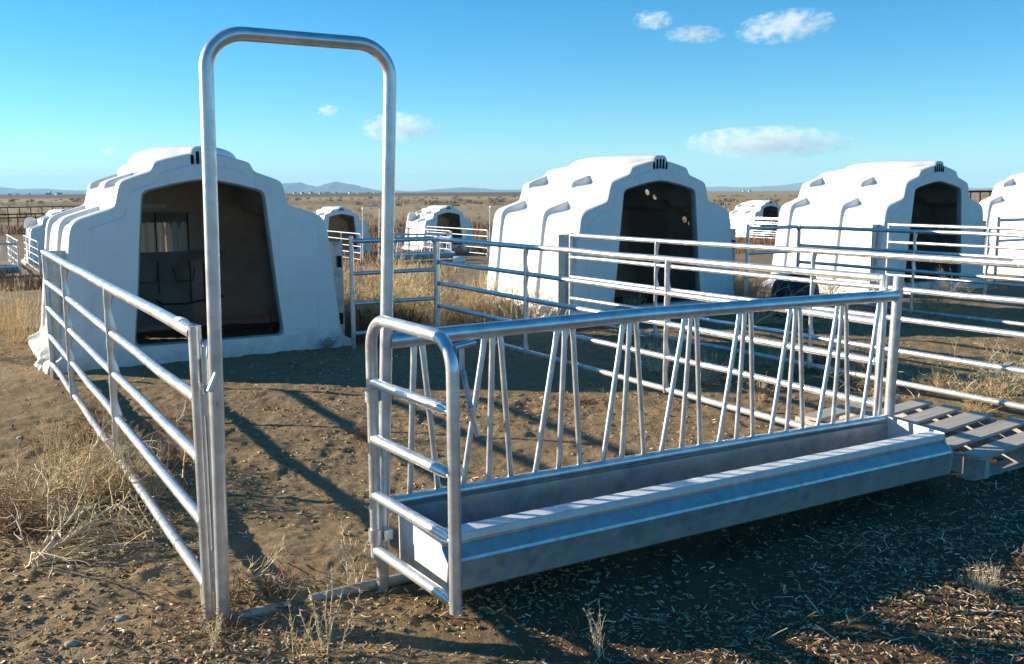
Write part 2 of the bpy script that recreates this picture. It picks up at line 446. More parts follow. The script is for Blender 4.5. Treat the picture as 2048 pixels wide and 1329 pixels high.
# ------------------------------------------------------------------ ground (one sheet to the horizon)
def make_ground():
    rs = [0.0] + list(0.9 * (70 / 0.9) ** (np.arange(900) / 899.0)) + list(70 * (42000 / 70.0) ** (np.arange(1, 111) / 110.0))
    rs = np.array(rs)
    th_f = np.linspace(R(-38), R(38), 620)
    th_b = np.linspace(R(38), R(322), 60)[1:-1]
    th = np.concatenate([th_f, th_b])
    RR, TT = np.meshgrid(rs[1:], th, indexing='ij')
    X = RR * np.sin(TT); Y = RR * np.cos(TT)
    Z = ground_h(X, Y)
    V = np.concatenate([np.array([[0, 0, gz(0, 0)]]), np.stack([X, Y, Z], -1).reshape(-1, 3)])
    nr, nt = RR.shape
    i = np.arange(nr - 1)[:, None]; j = np.arange(nt)[None, :]
    j2 = (j + 1) % nt
    a = 1 + i * nt + j; b = 1 + i * nt + j2; c = 1 + (i + 1) * nt + j2; d = 1 + (i + 1) * nt + j
    F = np.stack([a, d, c, b], -1).reshape(-1, 4)
    jj = np.arange(nt)
    T = np.stack([np.zeros(nt, int), 1 + jj, 1 + (jj + 1) % nt, 1 + (jj + 1) % nt], -1)
    me = np_mesh('ground', V, F, GROUND, smooth=True)
    o = bpy.data.objects.new('ground', me); COL.objects.link(o)
    tag(o, kind='structure')
make_ground()

# ------------------------------------------------------------------ hills on the skyline
def mk_hill():
    m, n, l, b = mat('far_hill_slopes')
    geo = n.new('ShaderNodeNewGeometry')
    a = noise(n, l, geo.outputs['Position'], 0.0012, 7, 0.7)
    l.new(ramp(n, l, a.outputs['Fac'], [(0.3, (0.07, 0.075, 0.065)), (0.7, (0.16, 0.14, 0.11))]).outputs[0], b.inputs['Base Color'])
    b.inputs['Roughness'].default_value = 1; b.inputs['Specular IOR Level'].default_value = 0
    return m
HILL = mk_hill()
def make_hills(prof, dist, depth, seed):
    px = np.array([p[0] for p in prof], float); py = np.array([p[1] for p in prof], float)
    xs = np.arange(px[0], px[-1] + 1, 1.5)
    top = np.interp(xs, px, py)
    hor = 388.3 - (xs / 2048.0) * 9.3
    H = np.maximum(hor - top, 0.2) / FPX * dist
    H = H * (1 + 0.10 * vnoise(xs * 0.11, xs * 0 + seed, seed)) + 14 * vnoise(xs * 0.35, xs * 0, seed + 1)
    H = np.maximum(H, 2)
    az = (xs - 1024) / FPX
    rows = 13
    V = []
    for k in range(rows):
        t = k / (rows - 1) * 2 - 1            # front foot .. crest .. back foot
        dd = dist + depth * t
        shape = max(0.0, 1 - abs(t)) ** 0.85
        rid = vnoise(xs * 0.16 + 3 * t, xs * 0 + t * 2.2, seed + 5) * 0.55 + vnoise(xs * 0.42, xs * 0 + t * 4.0, seed + 6) * 0.25
        z = H * np.clip(shape * (1 + rid * (1 - shape) * 1.5), 0, 1.05) + 1.5 - 3.0 * (shape == 0)
        V.append(np.stack([az * dist, np.full_like(xs, 0) + dd, z], -1))
    V = np.array(V); nr, nt = V.shape[:2]
    i = np.arange(nr - 1)[:, None]; j = np.arange(nt - 1)[None, :]
    F = np.stack([i * nt + j, i * nt + j + 1, (i + 1) * nt + j + 1, (i + 1) * nt + j], -1).reshape(-1, 4)
    o = bpy.data.objects.new('hills', np_mesh('hills', V.reshape(-1, 3), F, HILL, smooth=True)); COL.objects.link(o)
    tag(o, kind='structure')
make_hills([(-150, 384), (-60, 380), (0, 378), (15, 374.5), (45, 379.5), (70, 378), (100, 377), (130, 380), (170, 381), (230, 380), (320, 383), (420, 380), (500, 378), (560, 384)], 33000, 3000, 11)
make_hills([(-150, 388), (0, 385), (60, 384), (130, 384), (200, 383), (300, 385), (400, 387)], 27000, 2000, 21)
make_hills([(500, 380), (545, 372), (572, 367.5), (605, 365.5), (625, 370), (640, 373.5), (655, 369), (672, 364), (690, 366), (715, 371), (735, 376), (752, 379), (770, 384), (790, 386)], 26000, 2600, 31)
make_hills([(776, 385), (800, 381), (822, 383), (850, 381), (880, 378), (905, 376.5), (930, 374.5), (955, 376), (985, 379), (1010, 380), (1060, 379), (1120, 381), (1200, 378), (1300, 379), (1400, 375), (1440, 373), (1480, 375), (1520, 373), (1560, 371), (1590, 367), (1618, 363.5), (1650, 362), (1700, 366), (1760, 370), (1850, 374), (1950, 377), (2060, 375), (2200, 377)], 30000, 2600, 41)

# ------------------------------------------------------------------ galvanised panels
RAILS = (1.035, 0.800, 0.585, 0.355, 0.125)
def make_panel(length, uprights, label, loc, rz, latch=False):
    t = thing('livestock_panel', label, 'panel', loc, rz, 'five rail galvanised panels round the hutch pens')
    for k, z in enumerate(RAILS):
        m = MB(); r_ = 0.0235 if k == 0 else 0.0205
        rnd = random.Random(k * 7 + int(length * 10))
        n_ = 9
        pts = [(length * q / n_, rnd.uniform(-.004, .004), z + rnd.uniform(-.003, .003)) for q in range(n_ + 1)]
        m.tube(pts, r_, 14)
        for xw in (.026, length - .026): m.tube([(xw - .008, 0, z), (xw - .003, 0, z), (xw + .004, 0, z), (xw + .008, 0, z)], [r_, r_ * 1.17, r_ * 1.13, r_], 12, False)
        m.build('rail', GALV, t)
    for x in (0.0, length):
        m = MB(); m.tube([(x, 0, -0.08), (x, 0, 0.5), (x, 0, 1.055)], 0.0225, 14)
        m.build('end_post', GALV, t)
        sgn = 1 if x == 0 else -1
        m = MB(); m.tube([(x + sgn * .045, 0, 0.13), (x + sgn * .060, 0, 0.09), (x + sgn * .055, 0, 0.04), (x + sgn * .030, 0, 0.0), (x + sgn * .02, 0, -0.06)], 0.016, 10)
        m.build('bent_foot', GALV, t)
    for x in uprights:
        m = MB(); pts = []; sq = []
        zs = list(RAILS)
        for a, b in zip(zs[:-1], zs[1:]):
            for q in range(6):
                f = q / 6.0
                pts.append((x + 0.004 * math.sin(f * PI), 0.012 * math.sin(f * PI) + 0.002, a + (b - a) * f)); sq.append((1.25 + .28 * math.cos(f * 2 * PI), 0.85))
        pts.append((x, 0.004, zs[-1] - .02)); sq.append((1.3, .85))
        m.tube(pts, 0.0185, 12, True, sq)
        m.build('upright', GALV, t)
    return t
A_LEN = 5.2
panelA = make_panel(A_LEN, (1.85, 3.75), 'five rail panel with latch pin and white tag on the nearest pen left side', uv(0.720, 3.29), ANG + PI / 2)

# latch, pins and tag on the near end of that panel
def collar(parent, x, y, z0, z1, r_, name='collar', mt=None):
    m = MB(); m.tube([(x, y, z0), (x, y, z1)], r_, 14); return m.build(name, mt or STEEL, parent)
m = MB(); m.tube([(-.032, -.026, -.02), (-.032, -.026, .9), (-.032, -.026, .955), (-.030, -.028, .985), (-.020, -.034, 1.0), (0.0, -.04, .998), (.02, -.045, .99)], 0.0085, 10); m.build('drop_pin', STEEL, panelA)
m = MB(); m.tube([(-.018, -.012, .0), (-.018, -.012, .84)], 0.0105, 10); m.build('hinge_rod', STEEL, panelA)
for z0, z1 in ((.86, .945), (.75, .825), (.20, .265), (.115, .19)):
    collar(panelA, -.030, -.026, z0, z1, .0175)
m = MB(); m.tube([(.17, 0, 1.035), (.24, 0, 1.035)], .0262, 14); m.tube([(.195, 0, 1.035), (.202, 0, 1.035)], .0275, 14); m.build('tape_wrap', TAPE, panelA)
m = MB(); mx = Matrix.Translation((.155, -.03, 1.0)) @ Matrix.Rotation(R(-35), 4, 'X') @ Matrix.Rotation(R(35), 4, 'Y')
m.box(-.016, .016, -.002, .002, -.085, .02, mx); m.build('tag', TAPE, panelA)

B_LEN = 5.35
panelB = dup(make_panel(B_LEN, (1.75, 3.62), 'temp', (0, 0, 0), 0), uv(4.275, 3.285), ANG + PI / 2 - R(.4), 'galvanised five rail panel, right side of the nearest pen behind the stanchion feeder')
protoB = [o for o in COL.objects if o.get('label') == 'temp'][0]
def kill_tree(o):
    for c in [x for x in COL.objects if x.parent == o]: kill_tree(c)
    bpy.data.objects.remove(o)
kill_tree(protoB)

def make_back_panel(label, loc):
    """short four rail panel closing the gap between a hutch and the corner of its pen"""
    t = thing('back_panel', label, 'panel', loc, ANG, 'short back panels beside the hutches')
    L = 0.90
    m = MB(); pts = [(0, 0, 1.04)] + [(L - .06 + .06 * math.sin(a), 0, 0.98 + .06 * math.cos(a)) for a in np.linspace(0, PI / 2, 7)] + [(L, 0, -.06)]
    m.tube(pts, .0235, 14); m.build('top_rail', GALV, t)
    for z in (.728, .438, .147):
        m = MB(); m.tube([(0, 0, z), (L, 0, z)], .0195, 12); m.build('rail', GALV, t)
    m = MB(); m.tube([(0, 0, -.08), (0, 0, 1.09)], .022, 14); m.build('post', GALV, t)
    return t
backA = make_back_panel('short four rail back panel right of the nearest hutch, behind the tall arch', uv(3.375, 8.60))

def make_sheet(label, loc, w, rz=ANG, brackets=True):
    t = thing('filler_sheet', label, 'sheet', loc, rz, 'galvanised filler sheets beside the hutches')
    m = MB()
    nn = 14
    for side in (0, 1):
        pass
    xs = [w * i / nn for i in range(nn + 1)]
    vs = []; fs = []
    for i, x in enumerate(xs):
        y = .0045 * math.sin(x / w * PI * 5)
        vs += [(x, y, .10), (x, y, 1.03), (x, y + .004, 1.03), (x, y + .004, .10)]
        if i:
            a = (i - 1) * 4; b = i * 4
            fs += [(a, b, b + 1, a + 1), (a + 1, b + 1, b + 2, a + 2), (a + 2, b + 2, b + 3, a + 3), (a + 3, b + 3, b, a)]
    m.add(vs, fs, False)
    m.build('panel_sheet', SHEET, t)
    for z in (.78, .22) if brackets else ():
        m = MB(); m.box(w - .055, w - .020, -.018, -.004, z, z + .11); m.build('slot_bracket', DARK, t)
    return t
sheetA = make_sheet('grey galvanised sheet filling the gap right of the nearest hutch', uv(3.02, 8.80), .345)
m_ = make_sheet('grey galvanised sheet between the left panel end and the nearest hutch', uv(.745, 8.80), .26, ANG, False)
sheetL = m_

# ------------------------------------------------------------------ tall arch over the gateway
def make_arch(label, loc, rz):
    t = thing('gate_arch', label, 'arch', loc, rz, 'tall tube arches over the pen gateways')
    W, H, r_ = 0.600, 2.012, 0.0232
    def lean(p): return (p[0] + .016 * p[2] + .034 * p[2] * p[0], p[1] - .012 * p[2], p[2])
    rb = .115
    pts = [(0, 0, z) for z in (-.06, .4, .9, 1.4, H - rb - .03)]
    pts += [(rb - rb * math.cos(a), 0, H - rb + rb * math.sin(a)) for a in np.linspace(0, PI / 2, 10)]
    pts += [(W / 2, 0, H)]
    pts += [(W - rb + rb * math.sin(a), 0, H - rb + rb * math.cos(a)) for a in np.linspace(0, PI / 2, 10)]
    pts += [(W, 0, z) for z in (H - rb - .03, 1.4, .9, .4, -.03)]
    m = MB(); m.tube([lean(p) for p in pts], r_, 20); m.build('arch_tube', GALV, t)
    for x0, x1, yy in ((-.02, .24, .01), (W - .28, W + .20, .02)):
        m = MB(); m.tube([(x0, yy, .012), ((x0 + x1) / 2, yy + .004, .014), (x1, yy, .012)], .021, 12); m.build('ground_skid', GALV, t)
    m = MB(); m.tube([(-.012, -.028, .845), (.014, -.034, .905)], .012, 12); m.build('lug', STEEL, t)
    m = MB(); m.tube([(.010, -.0255, .80), (.0115, -.0262, .80)], .010, 10); m.build('rust_spot', RUSTSPOT, t)
    return t
RUSTSPOT = mk_simple('rust_brown', (0.16, 0.06, 0.02), (0.26, 0.11, 0.04), 20, 0.9)
arch = make_arch('tall galvanised tube arch over the near gateway, rising into the sky', uv(.749, 3.215), ANG)

# ------------------------------------------------------------------ narrow gate hung open on the arch
def make_gate(label, hinge, near, ztop=1.05):
    d = (near - hinge); L = d.length
    t = thing('man_gate', label, 'gate', (hinge.x, hinge.y, 0), math.atan2(d.y, d.x), 'narrow tube gates at the pen gateways')
    rb = .11; r_ = .0215
    pts = [(0, 0, .14), (0, 0, .5), (0, 0, ztop - rb)]
    pts += [(rb - rb * math.cos(a), 0, ztop - rb + rb * math.sin(a)) for a in np.linspace(0, PI / 2, 9)][1:]
    pts += [(L - rb + rb * math.sin(a), 0, ztop - rb - .004 + rb * math.cos(a)) for a in np.linspace(0, PI / 2, 9)]
    pts += [(L, 0, .5), (L, 0, .142)]
    m = MB(); m.tube(pts, r_, 18); m.build('gate_frame', GALV, t)
    for z in (.812, .602, .386, .173):
        m = MB(); m.tube([(0.01, 0, z), (L - .055, 0, z), (L - .03, 0, z), (L - .012, 0, z)], [.0195, .0195, .017, .014], 14, True, [(1, 1), (1, 1), (1.15, .8), (1.3, .6)])
        m.build('rail', GALV, t)
    for z in (.74, .205):
        m = MB(); m.tube([(0, 0, z), (0, 0, z + .05)], .0275, 16); m.box(0.0, .03, .02, .055, z + .006, z + .044); m.build('hinge_collar', STEEL, t)
    bar = MB(); bar.tube([(L - .005, .012, 1.018), (L - .003, .085, 1.028)], .011, 10)
    bar.box(L - .012, L + .004, .022, .042, .945, 1.018); bar.build('latch_stub', STEEL, t)
    bar = MB(); bar.tube([(L - .004, .034, .965), (L, .046, .90), (L + .004, .064, .815)], .0085, 10); bar.build('latch_rod', CHIPPED, t)
    bar = MB(); bar.tube([(L + .004, .062, .822), (L + .005, .066, .798)], .015, 10); bar.build('latch_nut', STEEL, t)
    bar = MB(); bar.tube([(L + .005, .065, .80), (L + .010, .084, .725)], .009, 10); bar.build('latch_tip', STEEL, t)
    return t
gate = make_gate('narrow galvanised gate with rounded top, swung open beside the arch', Vector((-.513, 3.413, 0)), Vector((-.187, 2.932, 0)))

# ------------------------------------------------------------------ stanchion feeder with trough
TOPS = [1.495, 1.526, 1.80, 1.834, 1.868, 2.14, 2.177, 2.214, 2.478, 2.513, 2.546, 2.822, 2.857, 2.89, 3.156, 3.187, 3.225, 3.49, 3.524, 3.551, 3.825, 3.854, 3.88, 4.139, 4.178]
BOTS = [1.465, 1.586, 1.692, 1.81, 1.915, 2.03, 2.147, 2.257, 2.375, 2.477, 2.602, 2.699, 2.817, 2.931, 3.045, 3.156, 3.264, 3.381, 3.493, 3.606, 3.713, 3.824, 3.937, 4.045, 4.151]
def make_feeder(label, loc, rz):
    t = thing('stanchion_feeder', label, 'feeder', loc, rz, 'stanchion feeders with troughs along the pen fronts')
    L = 2.86
    def zb(x): return .345 - .043 * x / L
    def zt(x): return .963
    m = MB(); m.tube([(-.005, 0, .958), (.3, 0, .965), (1.2, .003, .972), (2.0, 0, .966), (L, 0, .955)], .0305, 20); m.build('top_rail', GALV, t)
    m = MB(); m.tube([(-.035, 0, zb(0)), (1.4, 0, zb(1.4) + .004), (L, 0, zb(L))], .021, 14); m.build('bottom_rail', GALV, t)
    m = MB(); m.tube([(L + .0, 0.0, -.05), (L + .005, 0, .5), (L + .02, 0, 1.055)], .0265, 16); m.build('end_post', GALV, t)
    for tu, bu in zip(TOPS, BOTS):
        tx, bx = tu - 1.40, bu - 1.40
        m = MB(); p0 = Vector((tx, 0, zt(tx) - .012)); p1 = Vector((bx, 0, zb(bx) + .008))
        fr = (0, .05, .11, .5, .90, .955, 1)
        m.tube([p0.lerp(p1, f) for f in fr], .0115, 12, True, [(.55, 1.25), (.7, 1.15), (1, 1), (1, 1), (1, 1), (.8, 1.1), (.6, 1.2)])
        m.build('stanchion_bar', GALV, t)
    # trough: sheet metal section swept along x, y is towards the camera when negative
    dz0 = 0.0
    sec = [(.012, .352), (-.012, .330), (-.016, .14), (-.05, .118), (-.31, .118), (-.338, .135), (-.338, .262), (-.300, .272), (-.278, .288), (-.275, .300), (-.283, .306),
           (-.345, .307), (-.352, .302), (-.353, .272), (-.366, .262), (-.402, .238), (-.406, .228), (-.392, .118), (-.372, .104), (-.05, .102), (-.03, .125), (-.028, .325)]
    tr = MB(); xs = [0.02, .7, 1.4, 2.1, 2.82]
    vs = []; fs = []; k = len(sec)
    for x in xs:
        for (y, z) in sec: vs.append((x, y, z - .018 * x / L - (.022 * x / L if z > .32 else 0)))
    for i in range(len(xs) - 1):
        for j in range(k - 1):
            fs.append((i * k + j, i * k + j + 1, (i + 1) * k + j + 1, (i + 1) * k + j))
    tr.add(vs, fs, True); trough = tr.build('trough', SHEET, t, 25)
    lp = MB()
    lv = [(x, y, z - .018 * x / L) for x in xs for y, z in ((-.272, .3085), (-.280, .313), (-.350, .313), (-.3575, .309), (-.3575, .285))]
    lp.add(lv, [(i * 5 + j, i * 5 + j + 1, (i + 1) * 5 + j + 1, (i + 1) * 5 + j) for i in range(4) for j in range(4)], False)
    lp.build('trough_lip', SUNLIT_SHEET, trough)
    for x, s_ in ((.018, -1), (2.822, 1)):
        dz = -.018 * x / L
        prof = [(-.004, .335), (-.004, .10), (-.375, .10), (-.396, .118), (-.41, .232), (-.368, .268), (-.358, .30), (-.355, .318)]
        e = MB(); n_ = len(prof)
        v = [(x, y, z + dz) for y, z in prof] + [(x + s_ * .004, y, z + dz) for y, z in prof]
        if s_ < 0:
            ff = [tuple(range(n_)), tuple(range(2 * n_ - 1, n_ - 1, -1))] + [(i, i + n_, (i + 1) % n_ + n_, (i + 1) % n_) for i in range(n_)]
        else:
            ff = [tuple(range(n_ - 1, -1, -1)), tuple(range(n_, 2 * n_))] + [(i, (i + 1) % n_, (i + 1) % n_ + n_, i + n_) for i in range(n_)]
        e.add(v, ff, False)
        e.build('end_plate', SUNLIT_SHEET, trough)
    sp = MB(); sp.box(1.398, 1.404, -.336, -.02, .12, .20); sp.build('seam', SHEET, trough)
    return t
feeder = make_feeder('galvanised stanchion feeder with slanted bars and long trough, in the foreground', uv(1.40, 3.20), ANG)

# ------------------------------------------------------------------ calf hutch
LV = [(1.39, -.10, 2.00, 0, 0), (1.38, .045, 2.00, 0, 0), (1.365, .075, 1.995, 0, 0), (1.285, .10, 1.96, 0, 0), (1.262, .14, 1.95, 0, 0),
      (1.25, .19, 1.945, .03, 0), (1.243, .24, 1.945, .038, 0), (1.195, .68, 1.93, .038, 0), (1.148, 1.10, 1.92, .038, 0), (1.133, 1.20, 1.91, .048, .01), (1.112, 1.25, 1.905, .044, .03), (1.075, 1.285, 1.90, .03, .05),
      (1.02, 1.308, 1.89, .012, .062), (.86, 1.358, 1.885, 0, .085), (.795, 1.382, 1.88, 0, .09), (.772, 1.40, 1.88, 0, .06), (.762, 1.43, 1.88, 0, 0),
      (.738, 1.53, 1.87, 0, 0), (.732, 1.552, 1.865, .035, .006), (.716, 1.597, 1.855, .045, .035), (.68, 1.622, 1.835, .02, .06),
      (.53, 1.672, 1.81, 0, .09), (.475, 1.692, 1.80, 0, .095), (.452, 1.715, 1.78, 0, .05), (.438, 1.75, 1.76, 0, 0), (.420, 1.775, 1.72, 0, 0),
      (.38, 1.79, 1.66, 0, 0), (.14, 1.852, 1.45, 0, 0), (.03, 1.865, 1.36, 0, 0), (0.0, 1.866, 1.34, 0, 0)]
YS = [0.0, .02, .06, .125, .155, .18, .32, .5, .66, .685, .70, .715, .74, .88, 1.02, 1.045, 1.075, 1.12, 1.35, 1.56, 1.588, 1.603, 1.618, 1.64]
def rec(y):
    if y <= .125 or .715 <= y <= 1.02 or y >= 1.618: return 0.0
    if y < .18: return (y - .125) / .055
    if y < .685: return 1.0
    if y < .715: return (.715 - y) / .03
    if y < 1.075: return (y - 1.02) / .055
    if y < 1.588: return 1.0
    return max(0, (1.618 - y) / .03)
NARC, NBACK = 6, 9
def level_path(lv):
    hw, z, yb, dh, dz = lv
    yb *= 1.075
    Rr = min(.20, hw)
    side = []
    for i, y in enumerate(YS):
        g = rec(y); y *= 1.075
        ins = .016 if i == 0 else (.004 if i == 1 else 0)
        side.append((max(hw - dh * g - ins, 0), min(y, yb - Rr), z - dz * g - (ins * .7 if z > 1.2 else 0)))
    arc = [(hw - Rr + Rr * math.cos(a), yb - Rr + Rr * math.sin(a), z) for a in np.linspace(0, PI / 2, NARC + 1)[1:]]
    left = [(-x, y, zz) for x, y, zz in side + arc]
    xb = hw - Rr
    back = [(-xb + 2 * xb * i / NBACK, yb, z) for i in range(1, NBACK)]
    right = [(x, y, zz) for x, y, zz in (side + arc)[::-1]]
    return left + back + right
def subdiv_open(P):
    P = [Vector(p) for p in P]; out = []
    for i, p in enumerate(P):
        out.append(p if i in (0, len(P) - 1) else (P[i - 1] + p * 6 + P[i + 1]) / 8)
        if i < len(P) - 1: out.append((p + P[i + 1]) / 2)
    return out
def shell_mesh(rear_gap):
    m = MB(); paths = [level_path(lv) for lv in LV]; n_ = len(paths[0])
    vs = [p for q in paths for p in q]
    c0 = len(YS) + NARC - 1
    fs = []
    for i in range(len(LV) - 1):
        for j in range(n_ - 1):
            if rear_gap and 5 <= i <= 8 and c0 + 1 <= j < c0 + 5: continue
            fs.append((i * n_ + j, (i + 1) * n_ + j, (i + 1) * n_ + j + 1, i * n_ + j + 1))
    m.add(vs, fs, True)
    return m
DOOR_H = [(0, 1.612), (.10, 1.600), (.28, 1.565), (.455, 1.522), (.492, 1.508), (.517, 1.482), (.527, 1.44), (.56, 1.10), (.60, .66), (.648, .245), (.645, .205), (.618, .182)]
def front_mesh():
    out = [p[0] for p in [level_path(lv) for lv in LV]]            # left half, bottom to ridge
    out = subdiv_open([(x, 0, z) for x, y, z in out])
    O = [Vector((p.x, 0, p.z)) for p in out]
    O = O + [Vector((-p.x, 0, p.z)) for p in O[::-1][1:]]
    def sc(P, a, b, y): return [Vector((p.x * a, y, p.z * b)) for p in P]
    O1 = sc(O, .905, .953, 0.0); O2 = sc(O, .885, .945, -.014)
    m = MB(); n_ = len(O)
    vs = O + O1 + O2
    fs = []
    for k in range(2):
        for i in range(n_ - 1):
            fs.append((k * n_ + i, (k + 1) * n_ + i, (k + 1) * n_ + i + 1, k * n_ + i + 1))
    m.add(vs, fs, False)
    Dl = [(-x, z) for x, z in DOOR_H[::-1]]
    D = Dl + DOOR_H[1:]
    # dense door loop
    def grow(g, y): 
        c = Vector((0, y, .85)); r_ = []
        for x, z in D:
            dx = g if x > 0.05 else (-g if x < -.05 else 0); r_.append(Vector((x + dx * (1 if z > .2 else .6), y, z + (g if z > .9 else (-g if z < .25 else 0)))))
        return r_
    D0 = grow(.016, -.014); D1 = grow(.005, -.010); D2 = grow(0, 0.0); D3 = grow(0, .055)
    import bmesh
    bm = bmesh.new()
    a = [bm.verts.new(p) for p in O2]; b = [bm.verts.new(p) for p in D0]
    for q in (a, b):
        for i in range(len(q)): bm.edges.new((q[i], q[(i + 1) % len(q)]))
    bmesh.ops.triangle_fill(bm, use_beauty=True, edges=bm.edges[:], normal=(0, -1, 0))
    bm.verts.index_update()
    m.add([v.co for v in bm.verts], [tuple(v.index for v in f.verts) for f in bm.faces], False)
    bm.free()
    nd = len(D0)
    fs = []
    for k in range(3):
        for i in range(nd):
            j = (i + 1) % nd
            fs.append((k * nd + i, k * nd + j, (k + 1) * nd + j, (k + 1) * nd + i))
    m.add(D0 + D1 + D2 + D3, fs, True)
    # moulded lines on the face
    for s_ in (-1, 1):
        m.tube([(s_ * 1.02, -.014, .20), (s_ * .985, -.014, .62), (s_ * .965, -.014, .65), (s_ * .84, -.014, .655)], .005, 6)
    m.tube([(-1.10, -.014, .165), (1.10, -.014, .165)], .004, 6)
    return m
def hood_mesh():
    rows = [(-.004, .098, 1.905, 1.80), (.012, .112, 1.912, 1.80), (.05, .135, 1.914, 1.78), (.14, .22, 1.918, 1.75), (.28, .34, 1.922, 1.72), (.45, .43, 1.926, 1.70), (.70, .475, 1.928, 1.69), (1.0, .47, 1.922, 1.69),
            (1.22, .43, 1.910, 1.69), (1.38, .36, 1.89, 1.69), (1.47, .28, 1.865, 1.69), (1.52, .18, 1.83, 1.69), (1.535, .08, 1.78, 1.69)]
    m = MB(); n_ = 22; vs = []
    for y, w, zt, zb in rows:
        for i in range(n_ + 1):
            a = PI * i / n_; c, s_ = math.cos(a), math.sin(a)
            vs.append((w * math.copysign(abs(c) ** .55, c), y, zb + (zt - zb) * abs(s_) ** .55))
    k = n_ + 1
    fs = [(i * k + j, (i + 1) * k + j, (i + 1) * k + j + 1, i * k + j + 1) for i in range(len(rows) - 1) for j in range(n_)]
    m.add(vs, fs, True)
    m.add(vs[:k], [tuple(range(k))], False)
    return m
SLOTS = [(-.092, 1.752, 1.835), (-.046, 1.752, 1.868), (0, 1.752, 1.872), (.046, 1.752, 1.868), (.092, 1.752, 1.835)]
def slot_mesh(x, z0, z1):
    m = MB(); w = .0135
    loop = [(x + w * math.cos(a), z1 - w + w * math.sin(a)) for a in np.linspace(0, PI, 8)] + [(x + w * math.cos(a), z0 + w + w * math.sin(a)) for a in np.linspace(PI, 2 * PI, 8)]
    n_ = len(loop)
    m.add([(a, -.0075, b) for a, b in loop] + [(a, .02, b) for a, b in loop], [tuple(range(n_))[::-1]] + [(i, (i + 1) % n_, (i + 1) % n_ + n_, i + n_) for i in range(n_)], False)
    return m
def make_hutch(label, loc, rz=ANG, plastic=PLASTIC, rear=False, lid=False):
    t = thing('calf_hutch', label, 'calf hutch', loc, rz, 'white plastic calf hutches')
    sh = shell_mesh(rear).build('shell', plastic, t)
    md = sh.modifiers.new('sub', 'SUBSURF'); md.levels = 1; md.render_levels = 1; md.use_limit_surface = False
    front_mesh().build('front_wall', PLASTIC, t)
    hd = hood_mesh().build('vent_hood', PLASTIC, t)
    for sl in SLOTS: slot_mesh(*sl).build('vent_slot', DARK, t)  # solid near-black pieces, the shade of open slots put into their colour
    if rear:
        add_rear(t)
    if lid:
        q = MB(); mx = Matrix.Translation((-.98, 1.62, 1.42)) @ Matrix.Rotation(R(12), 4, 'Y')
        lp = [(-.19, -.22), (.19, -.22), (.21, .05), (.15, .17), (.0, .22), (-.15, .17), (-.21, .05)]
        n_ = len(lp)
        q.add([mx @ Vector((a, -.025, b)) for a, b in lp] + [mx @ Vector((a, .025, b)) for a, b in lp], [tuple(range(n_)), tuple(range(2 * n_ - 1, n_ - 1, -1))] + [(i, i + n_, (i + 1) % n_ + n_, (i + 1) % n_) for i in range(n_)], False)
        q.build('feed_lid', PLASTIC, t)
    return t
def add_rear(t):
    # boarded and corrugated door closing the gap in the back wall
    pl = t
    d = MB(); d.box(-.66, .285, 1.90, 1.925, .10, .80); d.box(-.66, .285, 1.90, 1.925, 1.19, 1.30)
    dr = d.build('rear_door', STAINED, pl)
    w = MB(); xs = np.linspace(-.66, .285, 62); vs = []; fs = []
    for i, x in enumerate(xs):
        y = 1.91 + .012 * math.sin(i * 1.05)
        vs += [(x, y, .78), (x, y, 1.20)]
        if i and i != 46: fs.append((2 * i - 2, 2 * i, 2 * i + 1, 2 * i - 1))
    w.add(vs, fs, True); w.build('corrugated_window', WINDOW, dr)
    b = MB(); b.box(-.66, .66, 1.845, 1.875, .775, .875); b.build('cross_board', STAINED, dr)
    for x in (-.06, .275, .42):
        b = MB(); b.box(x, x + .012, 1.880, 1.892, .30 if x > 0 else .42, 1.30 if x < .4 else .74); b.build('batten', SEAM, dr)
    b = MB(); b.tube([(-.10, 1.86, .36), (-.03, 1.85, .31), (.2, 1.83, .30), (.45, 1.84, .34), (.62, 1.86, .36)], .010, 8); b.build('hanging_cord', SEAM, dr)
    for x in (-.28, .10):
        b = MB(); b.tube([(x, 1.875, .70), (x + .03, 1.87, .55), (x + .20, 1.87, .55), (x + .23, 1.875, .70)], .006, 6); b.build('moulded_pocket', SEAM, dr)
    dr.location.y = .14
    b = MB(); b.box(-.30, .06, 1.855, 1.868, 1.345, 1.39); b.build('hasp_plate', TAPE, dr)

HU, HV = 2.062, 8.735
hutch1 = make_hutch('nearest white calf hutch, its rear door and cross board visible inside the dark doorway', uv(HU, HV), ANG, PLASTIC, True)
hutch2 = make_hutch('white calf hutch in the middle with four bright holes in its side wall', uv(7.265, HV - .01), ANG, PLASTIC_HOLES)
PROTO = make_hutch('white calf hutch right of the middle one, second from the right edge', uv(12.45, HV), ANG)
hutch4 = dup(PROTO, uv(17.72, HV + .1), ANG, 'white calf hutch cut off by the right edge of the photo')

# other near pens
DU = 5.20
dup(panelA, uv(5.85, 3.29), ANG + PI / 2, 'galvanised five rail panel in front of the middle hutch, running out of frame right')
_c = [o for o in COL.objects if o.parent is None and o.get('label', '').startswith('galvanised five rail panel in front of the middle')][0]
dup(panelB, uv(4.275 + DU, 3.285), ANG + PI / 2 - R(.4), 'galvanised five rail panel ending behind the navy tub')
dup(panelA, uv(.72 + 2 * DU - .02, 3.29), ANG + PI / 2, 'five rail panel before the second hutch from the right')
dup(backA, uv(3.375 + DU, 8.60), None, 'short four rail back panel right of the middle hutch')
dup(backA, uv(3.375 + 2 * DU, 8.60), None, 'short four rail back panel before the hutch at the right edge')
dup(sheetA, uv(3.02 + DU, 8.80), None, 'grey galvanised sheet right of the middle hutch')
dup(sheetA, uv(3.02 + 2 * DU, 8.80), None, 'grey galvanised sheet right of the second hutch from the right')
